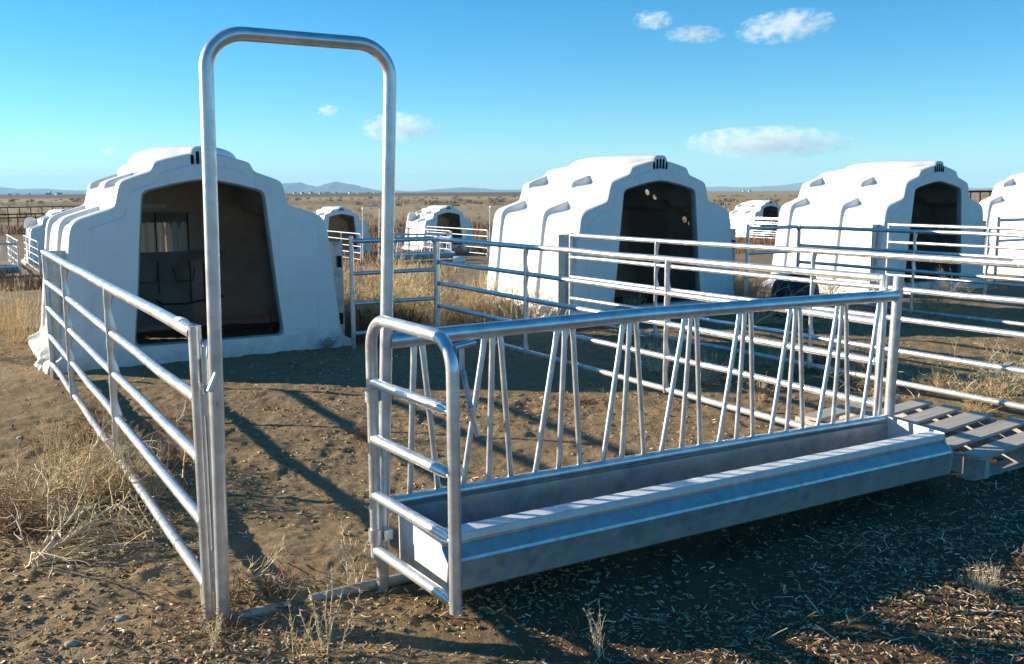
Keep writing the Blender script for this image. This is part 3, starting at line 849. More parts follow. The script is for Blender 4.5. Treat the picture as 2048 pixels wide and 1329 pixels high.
dup(sheetL, uv(.745 + DU - .05, 8.80), None, 'grey galvanised sheet left of the middle hutch front')
dup(sheetL, uv(.745 + 2 * DU, 8.80), None, 'grey galvanised sheet left of the second right hutch front')

# ------------------------------------------------------------------ far row of pens
def far(u, v):
    p = uv(u, v); p.z = gz(p.x, p.y) + .01; return p
LIDP = make_hutch('small distant hutch with a raised white lid, left of the middle hutch', far(19.05, 37.0), ANG, PLASTIC_FAR, False, True)
make_hutch('small distant hutch peeking out right of the nearest hutch', far(14.15, 37.0), ANG, PLASTIC_FAR)
dup(PROTO, far(38.5, 37.0), ANG, 'small distant hutch between the middle hutch and the next one right')
dup(LIDP, far(3.92, 37.4), ANG, 'distant hutch half hidden behind the left side of the nearest hutch')
for (du, nm) in ((12.05, 'pen of the distant hutch right of the nearest hutch'), (17.2, 'pen of the distant hutch with raised lid')):
    dup(arch, far(.749 + du, 31.5), ANG, 'small distant tube arch at the ' + nm)
    dup(feeder, far(1.40 + du, 31.5), ANG, 'far feeder along the ' + nm)
    dup(panelA, far(.72 + du, 31.6), ANG + PI / 2, 'far panel left in the ' + nm)
    dup(panelB, far(4.275 + du, 31.6), ANG + PI / 2, 'far panel right in the ' + nm)
du = 36.2
dup(arch, far(.749 + du, 31.5), ANG, 'small distant tube arch before the hutch between the two right hutches')
dup(panelA, far(.72 + du, 31.6), ANG + PI / 2, 'distant five rail panel before the hutch between the two right hutches')
dup(panelB, far(.72 + du - 1.6, 31.6), ANG + PI / 2, 'distant five rail panel just left of the far right arch')
dup(feeder, far(1.40 + du, 31.5), ANG, 'distant stanchion feeder mostly hidden by the second right hutch')
dup(panelA, far(.72 + 1.84, 32.0), ANG + PI / 2, 'distant five rail panel left of the half hidden hutch')
dup(feeder, far(-.80, 33.0), ANG, 'distant stanchion feeder cut off by the left edge')
dup(panelB, far(2.10, 33.05), ANG + PI / 2, 'distant five rail panel standing at the left edge feeder')

# ------------------------------------------------------------------ pallet
def make_pallet():
    t = thing('pallet', 'weathered grey wooden pallet on the ground beyond the trough end', 'pallet', uv(4.49, 2.80, 0), ANG + R(4))
    rnd = random.Random(4)
    for k in range(6):
        y = .02 + k * .205; w = .122 + rnd.uniform(-.014, .012)
        m = MB(); mx = Matrix.Translation((.48, y + w / 2, .118)) @ Matrix.Rotation(R(rnd.uniform(2.5, 6)), 4, 'Z') @ Matrix.Rotation(R(rnd.uniform(-.8, .8)), 4, 'Y')
        m.box(-.49, .49, -w / 2, w / 2, -.009, .009, mx); m.build('deck_board', WOOD, t)
    for x in (.03, .47, .90):
        m = MB(); m.box(x, x + .04, -.0, 1.2, .004, .104); m.build('stringer', WOOD, t)
    for y in (.03, .55, 1.06):
        m = MB(); m.box(-.01, .96, y, y + .10, -.016, .003); m.build('bottom_board', WOOD, t)
    t.location.z = .02
make_pallet()

# ------------------------------------------------------------------ upturned tub
p = Vector((3.40, 11.35, 0))
tb = thing('feed_tub', 'upturned dark navy plastic tub near the middle hutch', 'tub', (p.x, p.y, 0))
m = MB(); m.lathe([(.325, -.05), (.322, .02), (.30, .14), (.285, .26), (.268, .36), (.245, .42), (.205, .455), (.15, .468), (.0, .47)]); m.build('tub_body', TUB, tb)
m = MB(); m.lathe([(.165, .455), (.17, .485), (.155, .492), (.145, .485), (.14, .47)]); m.build('tub_foot_ring', TUB, tb)

# ------------------------------------------------------------------ white crumbled heaps at hutch bases
def heap(name, label, cx, cy, lx, ly, n_, seed, hmax=.22):
    rnd = np.random.RandomState(seed)
    m = MB()
    ico = [(0, 0, 1), (.894, 0, .447), (.276, .851, .447), (-.724, .526, .447), (-.724, -.526, .447), (.276, -.851, .447), (.724, .526, -.447), (-.276, .851, -.447), (-.894, 0, -.447), (-.276, -.851, -.447), (.724, -.526, -.447), (0, 0, -1)]
    fi = [(0, 1, 2), (0, 2, 3), (0, 3, 4), (0, 4, 5), (0, 5, 1), (1, 6, 2), (2, 7, 3), (3, 8, 4), (4, 9, 5), (5, 10, 1), (6, 7, 2), (7, 8, 3), (8, 9, 4), (9, 10, 5), (10, 6, 1), (11, 7, 6), (11, 8, 7), (11, 9, 8), (11, 10, 9), (11, 6, 10)]
    for k in range(n_):
        x = rnd.uniform(-lx, lx); y = rnd.uniform(-ly, ly)
        s_ = rnd.uniform(.018, .065)
        z = abs(rnd.normal(0, hmax * .4)) * (1 - abs(y) / ly * .7)
        V = [(x + a * s_ * rnd.uniform(.6, 1.4), y + b * s_ * rnd.uniform(.6, 1.4), z + c * s_ * rnd.uniform(.5, 1.1)) for a, b, c in ico]
        m.add(V, fi, rnd.rand() < .6)
    o = m.build(name, RUBBLE)
    o.location = (cx, cy, 0.0); o.rotation_euler = (0, 0, ANG + PI / 2)
    tag(o, label, 'rubble', None, 'stuff')
c = uv(5.80, 9.75); heap('white_rubble', 'crumbled white lumps heaped along the left base of the middle hutch', c.x, c.y, 1.15, .20, 420, 3)
c = uv(.74, 9.12); heap('white_rubble', 'crumbled white lumps at the left corner of the nearest hutch', c.x, c.y, .13, .06, 55, 5, .16)

# ------------------------------------------------------------------ dry plants
def ribbon_tubes(paths, radii, cols, sides=3):
    """paths list of (k,3) arrays -> V,F,C for thin tubes"""
    V = []; F = []; C = []; base = 0
    for P, r_, c in zip(paths, radii, cols):
        k = len(P); T = np.gradient(P, axis=0); T /= (np.linalg.norm(T, axis=1, keepdims=True) + 1e-9)
        ref = np.array([0.31, 0.77, 0.55]); N = np.cross(T, ref); N /= (np.linalg.norm(N, axis=1, keepdims=True) + 1e-9); B = np.cross(T, N)
        rr = np.linspace(r_, r_ * .35, k)[:, None]
        for s_ in range(sides):
            a = 2 * PI * s_ / sides
            V.append(P + (N * math.cos(a) + B * math.sin(a)) * rr)
        for s_ in range(sides):
            s2 = (s_ + 1) % sides
            i = np.arange(k - 1)
            F.append(np.stack([base + s_ * k + i, base + s2 * k + i, base + s2 * k + i + 1, base + s_ * k + i + 1], -1))
        C.append(np.repeat(np.array(c)[None, :], k * sides, 0))
        base += k * sides
    return np.concatenate(V), np.concatenate(F), np.concatenate(C)
PAL = {'tan': (.56, .42, .23), 'red': (.27, .165, .095), 'pale': (.66, .55, .37), 'grey': (.36, .30, .21)}
def plant_paths(kind, seed, col):
    g = np.random.RandomState(seed); paths = []; rad = []; cols = []
    base = np.array(PAL[col])
    def curve(p0, d, L, k, bend, droop):
        P = [np.array(p0, float)]; d = np.array(d, float)
        for _ in range(k):
            d = d + g.normal(0, bend, 3); d[2] -= droop; d /= np.linalg.norm(d)
            P.append(P[-1] + d * L / k)
        return np.array(P)
    def add(P, r_):
        paths.append(P); rad.append(r_); cols.append(np.clip(base * g.uniform(.65, 1.35) + g.normal(0, .01, 3), 0.01, .9))
    if kind == 'bush':            # bushy kochia
        for _ in range(46):
            a = g.uniform(0, 2 * PI); s_ = abs(g.normal(0, .55)) + .1; L = g.uniform(.45, 1.0)
            P = curve((g.normal(0, .05), g.normal(0, .05), 0), (math.cos(a) * s_, math.sin(a) * s_, .75), L, 6, .16, .02)
            add(P, .006)
            for q in range(9):
                i = g.randint(2, 6); f = g.rand(); b = P[i] * (1 - f) + P[i + 1 if i < 6 else i] * f if i < 6 else P[i]
                d = (P[min(i + 1, 6)] - P[i - 1]); d /= np.linalg.norm(d); d = d + g.normal(0, .65, 3)
                add(curve(b, d, g.uniform(.08, .26), 3, .2, 0), .0035)
    elif kind == 'stalk':         # few upright seed stalks
        for _ in range(7):
            a = g.uniform(0, 2 * PI); s_ = g.uniform(.05, .45); L = g.uniform(.55, 1.0)
            P = curve((g.normal(0, .06), g.normal(0, .06), 0), (math.cos(a) * s_, math.sin(a) * s_, 1), L, 8, .07, .01); add(P, .008)
            for q in range(26):
                i = g.randint(3, 9); b = P[min(i, 8)] + g.normal(0, .004, 3)
                d = g.normal(0, 1, 3); d[2] = abs(d[2]) * .9 + .3; d /= np.linalg.norm(d)
                add(curve(b, d, g.uniform(.02, .07), 2, .2, 0), .0065)
            for q in range(3):
                i = g.randint(2, 6); d = g.normal(0, .6, 3); d[2] = abs(d[2]) + .5
                add(curve(P[i], d, g.uniform(.12, .3), 4, .12, 0), .005)
    elif kind == 'tumble':        # fallen tangled branches
        for _ in range(17):
            a = g.normal(0, .8); L = g.uniform(.5, 1.1)
            P = curve((g.normal(0, .04), g.normal(0, .04), g.uniform(.02, .08)), (math.cos(a), math.sin(a) * .8, g.uniform(.05, .9)), L, 9, .16, .055); P[:, 2] = np.maximum(P[:, 2], .01); add(P, .008)
            for q in range(8):
                i = g.randint(3, 9); d = P[i] - P[i - 1]; d /= np.linalg.norm(d); d = d + g.normal(0, .5, 3)
                add(curve(P[i], d, g.uniform(.08, .28), 4, .22, .02), .0042)
    elif kind == 'grass':
        for _ in range(90):
            a = g.uniform(0, 2 * PI); s_ = abs(g.normal(0, .35)) + .05; L = g.uniform(.4, 1.0)
            P = curve((g.normal(0, .13), g.normal(0, .13), 0), (math.cos(a) * s_, math.sin(a) * s_, 1), L, 5, .10, .05); add(P, .0038)
            if g.rand() < .45:
                for q in range(5): add(curve(P[-1 - (q % 3)], g.normal(0, .5, 3) + np.array([0, 0, .6]), .06, 2, .2, 0), .004)
    else:                         # 'litter' low brown mat
        for _ in range(150):
            a = g.uniform(0, 2 * PI); rr = abs(g.normal(0, .32)); d = g.normal(0, 1, 3); d[2] = abs(d[2]) * .55
            add(curve((math.cos(a) * rr, math.sin(a) * rr, g.uniform(0, .08)), d, g.uniform(.06, .26), 3, .3, .05), .0052)
    return paths, rad, cols
PLANT = {}
def plant_mesh(kind, col, seed):
    key = (kind, col, seed)
    if key not in PLANT:
        V, F, C = ribbon_tubes(*plant_paths(kind, seed, col))
        PLANT[key] = np_mesh('dry_' + kind, V, F, DRY, C)
    return PLANT[key]
def weed(kind, col, seed, px, py, h, label, rz=0.0, z=0.0, name=None, grp=None):
    q = pix_ground(px, py, z)
    o = bpy.data.objects.new(name or {'bush': 'dry_weed', 'stalk': 'dry_stalk', 'tumble': 'tumbleweed', 'grass': 'dry_grass_tuft', 'litter': 'dry_weed_mat'}[kind], plant_mesh(kind, col, seed))
    COL.objects.link(o)
    o.location = (q.x, q.y, gz(q.x, q.y) - .01); o.scale = (h, h, h); o.rotation_euler = (0, 0, rz)
    tag(o, label, 'dry weed', grp, 'stuff' if kind == 'litter' else None)
    return o
W = [
 ('bush', 'red', 1, 195, 850, .26, 'reddish brown weed clump under the middle of the left panel', 0),
 ('litter', 'red', 2, 165, 880, .75, 'low brown weed mat left of the left panel middle', 1),
 ('grass', 'tan', 3, 170, 960, .36, 'tall tan grass tuft left of the left panel', 0),
 ('grass', 'tan', 4, 235, 945, .34, 'tan grass tuft close against the left panel bottom rail', 2),
 ('tumble', 'pale', 5, 75, 1135, .62, 'pale tangled tumbleweed branches lying lower left', .5),
 ('tumble', 'tan', 6, 200, 1050, .40, 'tan tangled weed beside the left panel near its latch', 2.2),
 ('bush', 'red', 7, 20, 1060, .36, 'dark brown weed cut off by the left edge', 0),
 ('litter', 'red', 8, 60, 1040, .8, 'brown weed mat at the lower left edge', 2),
 ('bush', 'red', 9, 345, 935, .28, 'brown weed inside the pen behind the left panel', 1),
 ('bush', 'red', 10, 395, 880, .24, 'small brown weed behind the latch end of the left panel', 2),
 ('litter', 'red', 11, 430, 1275, .42, 'brown weed mat around the left arch foot', 0),
 ('stalk', 'pale', 12, 425, 1310, .20, 'pale stalks in front of the left arch foot', 0),
 ('tumble', 'pale', 13, 505, 1170, .26, 'pale forked twig standing right of the left arch post', -.4),
 ('litter', 'red', 14, 530, 1200, .50, 'brown weed mat on the sill between the arch posts', 2),
 ('stalk', 'pale', 15, 715, 1180, .34, 'tall pale seed stalks left of the gate hinge post', 0),
 ('stalk', 'pale', 16, 655, 1310, .30, 'pale seed stalk in front of the gateway skid', 1),
 ('stalk', 'tan', 17, 600, 1320, .22, 'short tan stalk at the bottom edge below the gateway', 2),
 ('stalk', 'pale', 18, 1200, 1315, .20, 'pale seed stalk at the bottom edge right of centre', 3),
 ('stalk', 'pale', 19, 1990, 1170, .15, 'single pale stalk standing in the lower right straw', 3),
 ('grass', 'pale', 20, 1965, 1185, .13, 'pale grass tuft in the lower right straw', 0),
 ('bush', 'pale', 21, 1310, 745, .42, 'spiky pale weed at the foot of the right panel middle', 0),
 ('bush', 'tan', 22, 1575, 745, .34, 'tan weed behind the feeder bars by the right panel', 1),
 ('litter', 'red', 23, 1640, 740, 1.0, 'brown weed mat behind the feeder right end', 0),
 ('litter', 'tan', 24, 1730, 775, .9, 'tan weed mat between the pallet and the next panel', 1),
 ('bush', 'tan', 25, 1990, 815, .36, 'tan weed under the panel at the right edge', 2),
 ('bush', 'tan', 26, 1880, 790, .28, 'small tan weed beyond the pallet', 3),
 ('bush', 'tan', 27, 1860, 640, .62, 'large tan bush in front of the second hutch from the right', 0),
 ('bush', 'grey', 28, 1900, 600, .55, 'grey tan bush against the second right hutch doorway', 2),
 ('tumble', 'tan', 29, 1500, 655, .95, 'long curved tan branch leaning before the navy tub', .2),
 ('bush', 'grey', 30, 1660, 600, .50, 'dark twiggy bush before the left flank of the second right hutch', 1),
 ('bush', 'grey', 31, 1515, 625, .55, 'dark twiggy bush left of the navy tub', 1),
 ('bush', 'pale', 32, 1265, 635, .38, 'pale twiggy weed in the middle hutch doorway', 1),
 ('bush', 'tan', 33, 1010, 640, .60, 'tan brush over the white lumps at the middle hutch back corner', 1),
 ('bush', 'grey', 34, 1090, 650, .48, 'dark twiggy weed on the white lumps of the middle hutch', 2),
 ('bush', 'grey', 35, 410, 712, .0 + .16, 'tiny dry weed at the nearest hutch sill', 2),
 ('bush', 'grey', 36, 655, 700, .22, 'small dry weed at the right corner of the nearest hutch', 2),
 ('bush', 'red', 37, 735, 880, .22, 'small brown weed in the pen behind the right arch post', 1),
 ('litter', 'red', 38, 1165, 805, .45, 'low brown weed behind the second group of feeder bars', 0),
 ('tumble', 'tan', 42, 300, 1085, .55, 'big tan tumbleweed spilling from under the left panel towards its latch', 2.6),
 ('bush', 'tan', 43, 250, 1000, .40, 'dense tan weed clump pressed against the left panel lower rails', 1),
 ('bush', 'pale', 44, 120, 1000, .34, 'pale weed clump left of the tall tan grass tuft', 2),
 ('bush', 'red', 45, 330, 860, .22, 'small reddish weed between the left panel uprights', 0),
 ('bush', 'pale', 46, 1420, 770, .30, 'pale weed behind the middle feeder bars', 2),
 ('bush', 'tan', 47, 1520, 800, .24, 'low tan weed behind the feeder just left of the pallet', 0),
 ('tumble', 'pale', 48, 1930, 800, .5, 'pale tumbleweed branches lying under the panel beyond the pallet', 1),
 ('bush', 'tan', 49, 940, 640, .55, 'tan brush beyond the right panel corner left of the middle hutch', 1),
 ('bush', 'pale', 50, 975, 615, .55, 'pale brush at the back left of the middle hutch', 2),
 ('litter', 'tan', 51, 220, 980, 1.1, 'tan weed mat beneath the left panel clumps', 2),
 ('litter', 'red', 52, 1450, 760, .9, 'brown weed mat along the right panel bottom rail', 2),
 ('tumble', 'pale', 60, 150, 1010, .72, 'sprawling pale tangle left of the left panel, behind the lower tumbleweed', 1.6),
 ('grass', 'pale', 61, 300, 990, .34, 'pale grass tuft right against the left panel lower rail', 1),
 ('grass', 'tan', 62, 110, 935, .40, 'tan grass tuft furthest left in the weed patch outside the left panel', 2),
 ('tumble', 'tan', 63, 60, 1010, .55, 'brown tangle at the left edge above the pale tumbleweed', 0),
 ('bush', 'pale', 64, 850, 615, .62, 'tall pale brush behind the short back panel', 1),
 ('bush', 'tan', 65, 770, 610, .58, 'tall tan brush seen through the arch behind the back panel', 3),
 ('bush', 'tan', 66, 1700, 745, .40, 'tan brush behind the right end of the feeder', 3),
 ('bush', 'pale', 67, 2020, 780, .45, 'pale brush under the rails at the right edge', 1),
 ('tumble', 'tan', 68, 1790, 790, .50, 'tan branches lying behind the pallet corner', 2.4),
 ('bush', 'grey', 69, 1770, 620, .45, 'dark twiggy bush in front of the second right hutch front edge', 2),
 ('grass', 'tan', 39, 40, 690, .62, 'tan grass clump left of the nearest hutch corner', 0),
 ('grass', 'tan', 40, 15, 660, .62, 'tan grass clump cut off by the left edge beside the hutch', 1),
 ('bush', 'tan', 41, 1960, 830, .30, 'sprawling tan weed in front of the bottom rail at right', 1),
]
for kind, col, seed, px, py, h, lab, rz in W:
    weed(kind, col, seed, px, py, h, lab, rz)

# ------------------------------------------------------------------ scattered brush beyond the pens, as ground cover
def scatter_stuff(name, label, specs, seed, dens):
    """specs: list of base (V,F,C) ; dens: list of (x,y,scale,tintmult)"""
    g = np.random.RandomState(seed); Vs = []; Fs = []; Cs = []; b = 0
    for (x, y, s_, tint) in dens:
        V, F, C = specs[g.randint(len(specs))]
        a = g.uniform(0, 2 * PI); ca, sa = math.cos(a), math.sin(a)
        W_ = np.stack([(V[:, 0] * ca - V[:, 1] * sa) * s_ + x, (V[:, 0] * sa + V[:, 1] * ca) * s_ + y, V[:, 2] * s_ * g.uniform(.75, 1.25) + gz(x, y) - .02], -1)
        Vs.append(W_); Fs.append(F + b); Cs.append(C * np.array(tint)); b += len(V)
    o = bpy.data.objects.new(name, np_mesh(name, np.concatenate(Vs), np.concatenate(Fs), DRY, np.concatenate(Cs)))
    COL.objects.link(o); tag(o, label, 'ground cover', None, 'stuff')
def blade_spec(seed, n_, h, spread, w, base):
    g = np.random.RandomState(seed); V = []; F = []; C = []
    for k in range(n_):
        a = g.uniform(0, 2 * PI); d = np.array([math.cos(a), math.sin(a)]) ; r0 = abs(g.normal(0, spread * .5)); L = h * g.uniform(.5, 1.1); ln = abs(g.normal(0, .5)) * L
        p0 = np.array([g.normal(0, spread), g.normal(0, spread), 0]); p1 = p0 + np.array([d[0] * ln * .4, d[1] * ln * .4, L * .6]); p2 = p0 + np.array([d[0] * ln, d[1] * ln, L * g.uniform(.75, 1)])
        a2 = g.uniform(0, PI); sd = np.array([math.cos(a2), math.sin(a2), 0]) * w * .5
        V += [p0 - sd, p0 + sd, p1 + sd, p1 - sd, p2 + sd * .3, p2 - sd * .3]
        q = 6 * k; F += [(q, q + 1, q + 2, q + 3), (q + 3, q + 2, q + 4, q + 5)]
        c = np.array(base) * g.uniform(.6, 1.35); C += [c] * 6
    return np.array(V), np.array(F), np.array(C)
tanS = [blade_spec(s, 42, .34, .16, .012, (.42, .31, .17)) for s in range(5)]
redS = [blade_spec(s + 20, 46, .26, .17, .013, (.25, .145, .08)) for s in range(4)]
sageS = [blade_spec(s + 40, 60, .50, .28, .05, (.29, .25, .18)) for s in range(4)]
g = np.random.RandomState(5)
dens = []
def try_pts(n_, ulo, uhi, vlo, vhi, smin, smax, tint, thr=-1, sc=.25, sd=0):
    out = []
    for _ in range(n_):
        u, v = g.uniform(ulo, uhi), g.uniform(vlo, vhi); q = E1 * u + E2 * v
        if vnoise(np.array([q.x * sc]), np.array([q.y * sc]), 60 + sd)[0] < thr: continue
        blocked = False
        for hc, hv in ((2.06, 8.7), (7.27, 8.7), (12.45, 8.7), (17.7, 8.7), (14.15, 37), (19.05, 37), (38.5, 37), (3.92, 37.4)):
            if abs(u - hc) < 1.45 and hv - .5 < v < hv + 2.1: blocked = True
        if blocked: continue
        out.append((q.x, q.y, g.uniform(smin, smax), tint))
    return out
d1 = try_pts(170, 3.6, 5.5, 9.9, 13.5, .5, 1.0, (1.1, 1.1, 1.1), -.2, .5)
d1 += try_pts(330, 3.2, 12, 11.2, 20, .4, .9, (1.1, 1.1, 1.1), .0, .4)
d1 += try_pts(170, -3.0, .3, 9.5, 20, .5, 1.0, (1.1, 1.05, 1.0), .02, .4)
d1 += try_pts(110, 8.9, 10.9, 8.9, 13, .4, .8, (1, .95, .9), 0.0, .5)
d1 += try_pts(60, 5.0, 5.75, 8.6, 11.5, .5, 1.0, (1.1, 1.1, 1.1), -.3, .5)
scatter_stuff('dry_grass', 'dry tan grass growing between and behind the hutches', tanS, 1, d1[::3])
twigS = [ribbon_tubes(*plant_paths('bush', 60 + k, 'pale' if k else 'tan')) for k in range(3)]
twigS = [(V * .55, F, C) for V, F, C in twigS]
t1 = try_pts(46, 3.55, 5.6, 9.5, 13.0, .6, 1.25, (1, .95, .85), -.25, .5) + try_pts(40, 3.4, 5.5, 12, 19, .7, 1.3, (1, .92, .82), -.1, .4)
t1 += try_pts(22, -2.5, .2, 9.8, 16, .6, 1.2, (1, .9, .75), 0, .4) + try_pts(26, 8.9, 10.9, 9.2, 13, .5, 1.0, (.9, .85, .75), -.1, .5)
scatter_stuff('dry_twig_brush', 'tangled dry brush standing behind the back panels', twigS, 11, t1)
d2 = try_pts(900, -8, 40, 20, 36, .7, 1.6, (1, 1, 1), .04, .15, 1)
d2 += try_pts(900, -8, 60, 38, 70, 1.2, 2.6, (1, 1, 1), -.02, .08, 2)
d2 += try_pts(150, 2.9, 4.2, 8.9, 12, .6, 1.3, (.9, .85, .8), -.1, .5, 3)
scatter_stuff('dry_brush', 'low reddish brown weeds growing over the open range', redS, 2, d2)
d3 = []
for _ in range(950):
    yy = g.uniform(150, 430); xx = g.uniform(-.62, .62) * yy
    if vnoise(np.array([xx * .012]), np.array([yy * .035]), 77)[0] < .02: continue
    d3.append((xx, yy, g.uniform(.7, 1.9), (1, 1, 1)))
scatter_stuff('sagebrush', 'grey green sagebrush dotted over the far range', sageS, 3, d3)
d4 = []
for _ in range(1600):
    yy = 70 * (330 / 70.0) ** g.rand(); xx = g.uniform(-.62, .62) * yy
    d4.append((xx, yy, g.uniform(.8, 1.8), (.95, .92, .9)))
scatter_stuff('range_grass', 'thin tan grass over the middle distance range', tanS, 4, d4)

# ------------------------------------------------------------------ straw, clods and stones on the near soil
def litter(name, label, n_, sampler, lmin, lmax, w, cols, seed, cat):
    g = np.random.RandomState(seed); XY = sampler(g, n_); n_ = len(XY)
    L = g.uniform(lmin, lmax, n_) * g.uniform(.5, 1, n_); A = g.uniform(0, 2 * PI, n_); T = np.clip(g.normal(0, .28, n_), -.7, 1.0); ww = w * g.uniform(.5, 1.3, n_)
    d = np.stack([np.cos(A) * np.cos(T), np.sin(A) * np.cos(T), np.sin(T)], -1); sd = np.stack([-np.sin(A), np.cos(A), np.zeros(n_)], -1)
    Z = ground_h(XY[:, 0], XY[:, 1]) + .004 + np.abs(np.sin(T)) * L * .5
    c = np.c_[XY, Z]; up_ = np.array([0, 0, 1.0])
    a = c - d * L[:, None] / 2; b = c + d * L[:, None] / 2; s_ = sd * ww[:, None] / 2; h = up_ * ww[:, None] * .45
    mid = c + sd * (g.normal(0, .12, n_) * L)[:, None]
    V = np.stack([a - s_, a + h, a + s_, mid - s_, mid + h, mid + s_, b - s_, b + h, b + s_], 1).reshape(-1, 3)
    i = np.arange(n_)[:, None] * 9
    F = np.concatenate([i + np.array(q) for q in ((0, 3, 4, 1), (1, 4, 5, 2), (3, 6, 7, 4), (4, 7, 8, 5))])
    cc = np.array(cols)[g.randint(len(cols), size=n_)] * g.uniform(.55, 1.25, (n_, 1))
    o = bpy.data.objects.new(name, np_mesh(name, V, F, DRY, np.repeat(cc, 9, 0)))
    COL.objects.link(o); tag(o, label, cat, None, 'stuff')
def s_front(g, n_):
    u = g.uniform(.2, 5.2, n_); v = g.uniform(.3, 3.0, n_)
    x = math.cos(ANG) * u - math.sin(ANG) * v; y = math.sin(ANG) * u + math.cos(ANG) * v
    k = (vnoise(x * 1.7, y * 1.7, 31) * .8 + vnoise(x * 6.0, y * 6.0, 32) * .7 + .5) * sstep(-.3, 1.0, u) * (.30 + .70 * sstep(2.75, 2.15, v)) > g.uniform(.06, .72, n_)
    return np.c_[x, y][k]
def s_all(g, n_):
    r_ = 2.2 * (14 / 2.2) ** g.rand(n_); t = g.uniform(R(-34), R(34), n_); x = r_ * np.sin(t); y = r_ * np.cos(t)
    k = vnoise(x * 1.1, y * 1.1, 33) + .5 > g.uniform(.15, .9, n_)
    return np.c_[x, y][k]
STRAW = [(.76, .56, .34), (.56, .38, .21), (.86, .70, .50), (.36, .23, .13), (.24, .145, .08), (.20, .12, .07)]
litter('straw_litter', 'thick straw and stalk litter on the soil before the trough', 38000, s_front, .006, .044, .0032, STRAW, 1, 'straw')
litter('long_straw', 'long loose straw stems lying over the litter before the trough', 1500, s_front, .05, .15, .0034, STRAW, 12, 'straw')
litter('straw_scatter', 'thin scatter of straw bits over the pen soil', 34000, s_all, .008, .045, .0058, STRAW, 2, 'straw')
litter('wood_chips', 'short broken stalk chips on the soil around the gateway', 26000, s_front, .004, .018, .0048, [(.46, .33, .16), (.33, .23, .11), (.58, .44, .24), (.18, .115, .055)], 3, 'chips')
def clods(name, label, n_, seed, smin, smax, cols, cat):
    g = np.random.RandomState(seed); XY = s_all(g, n_); n_ = len(XY)
    octv = np.array([(1, 0, 0), (0, 1, 0), (-1, 0, 0), (0, -1, 0), (0, 0, 1), (0, 0, -1), (.62, .62, .45), (-.62, .62, .45), (-.62, -.62, .45), (.62, -.62, .45)])
    tri = np.array([(0, 6, 4), (6, 1, 4), (1, 7, 4), (7, 2, 4), (2, 8, 4), (8, 3, 4), (3, 9, 4), (9, 0, 4), (6, 0, 1), (7, 1, 2), (8, 2, 3), (9, 3, 0), (0, 5, 1), (1, 5, 2), (2, 5, 3), (3, 5, 0)])
    S_ = smin * (smax / smin) ** (g.rand(n_) ** 2.2)
    V = octv[None] * g.uniform(.6, 1.3, (n_, 10, 1)) * S_[:, None, None] * np.array([1, 1, .62])
    a = g.uniform(0, 2 * PI, n_); ca, sa = np.cos(a)[:, None], np.sin(a)[:, None]
    X = V[..., 0] * ca - V[..., 1] * sa; Y = V[..., 0] * sa + V[..., 1] * ca
    V = np.stack([X + XY[:, :1], Y + XY[:, 1:], V[..., 2] + (ground_h(XY[:, 0], XY[:, 1]) + S_ * .15)[:, None]], -1).reshape(-1, 3)
    F = (np.arange(n_)[:, None, None] * 10 + tri[None]).reshape(-1, 3)
    cc = np.array(cols)[g.randint(len(cols), size=n_)] * g.uniform(.7, 1.25, (n_, 1))
    o = bpy.data.objects.new(name, np_mesh(name, V, F, DRY, np.repeat(cc, 10, 0), smooth=False))
    COL.objects.link(o); tag(o, label, cat, None, 'stuff')
clods('soil_clods', 'small crumbled soil clods lying on the bare ground', 42000, 8, .003, .016, [(.30, .205, .10), (.36, .25, .125), (.22, .15, .075)], 'soil')
clods('pebbles', 'pale pebbles scattered over the bare soil', 1500, 9, .003, .016, [(.42, .37, .30), (.34, .30, .26), (.50, .46, .40)], 'pebbles')

def rock(px, py, s_, label, seed):
    g = np.random.RandomState(seed); q = pix_ground(px, py)
    m = MB(); n1, n2 = 7, 10; vs = [(0, 0, s_ * .6)]
    for i in range(1, n1):
        for k in range(n2):
            a = PI * i / n1; b = 2 * PI * k / n2; rr = s_ * g.uniform(.82, 1.12)
            vs.append((rr * math.sin(a) * math.cos(b) * 1.2, rr * math.sin(a) * math.sin(b), rr * math.cos(a) * .6))
    vs.append((0, 0, -s_ * .6)); fs = [(0, 1 + k, 1 + (k + 1) % n2) for k in range(n2)]
    for i in range(n1 - 2):
        for k in range(n2): fs.append((1 + i * n2 + k, 1 + (i + 1) * n2 + k, 1 + (i + 1) * n2 + (k + 1) % n2, 1 + i * n2 + (k + 1) % n2))
    fs += [(len(vs) - 1, 1 + (n1 - 2) * n2 + (k + 1) % n2, 1 + (n1 - 2) * n2 + k) for k in range(n2)]
    m.add(vs, fs, True); o = m.build('stone', STONE); o.location = (q.x, q.y, gz(q.x, q.y) + s_ * .15); tag(o, label, 'stone', 'stones on the soil')
rock(243, 1240, .022, 'pale stone at the lower left below the pen', 1)
rock(143, 1290, .020, 'pale stone in the bottom left corner', 2)
rock(42, 878, .022, 'small grey stone left of the left panel', 3)
rock(415, 1310, .014, 'small stone at the bottom edge before the latch', 4)

# white jug lying in the far pen
q = pix_at(918, 492, 33.0)
jg = thing('white_bucket', 'white bucket lying in the distant pen below the raised lid hutch', 'bucket', (q.x, q.y, gz(q.x, q.y)))
m = MB(); m.tube([(-.35, 0, .22), (-.2, 0, .22), (.2, 0, .22), (.36, 0, .22)], [.20, .22, .22, .14], 18); m.build('bucket_body', PLASTIC, jg); jg.scale = (.6, .6, .6)
m = MB(); m.tube([(.30, -.12, .26), (.45, -.05, .42), (.45, .05, .42), (.30, .12, .26)], .012, 6); m.build('bucket_handle', RUST, jg)

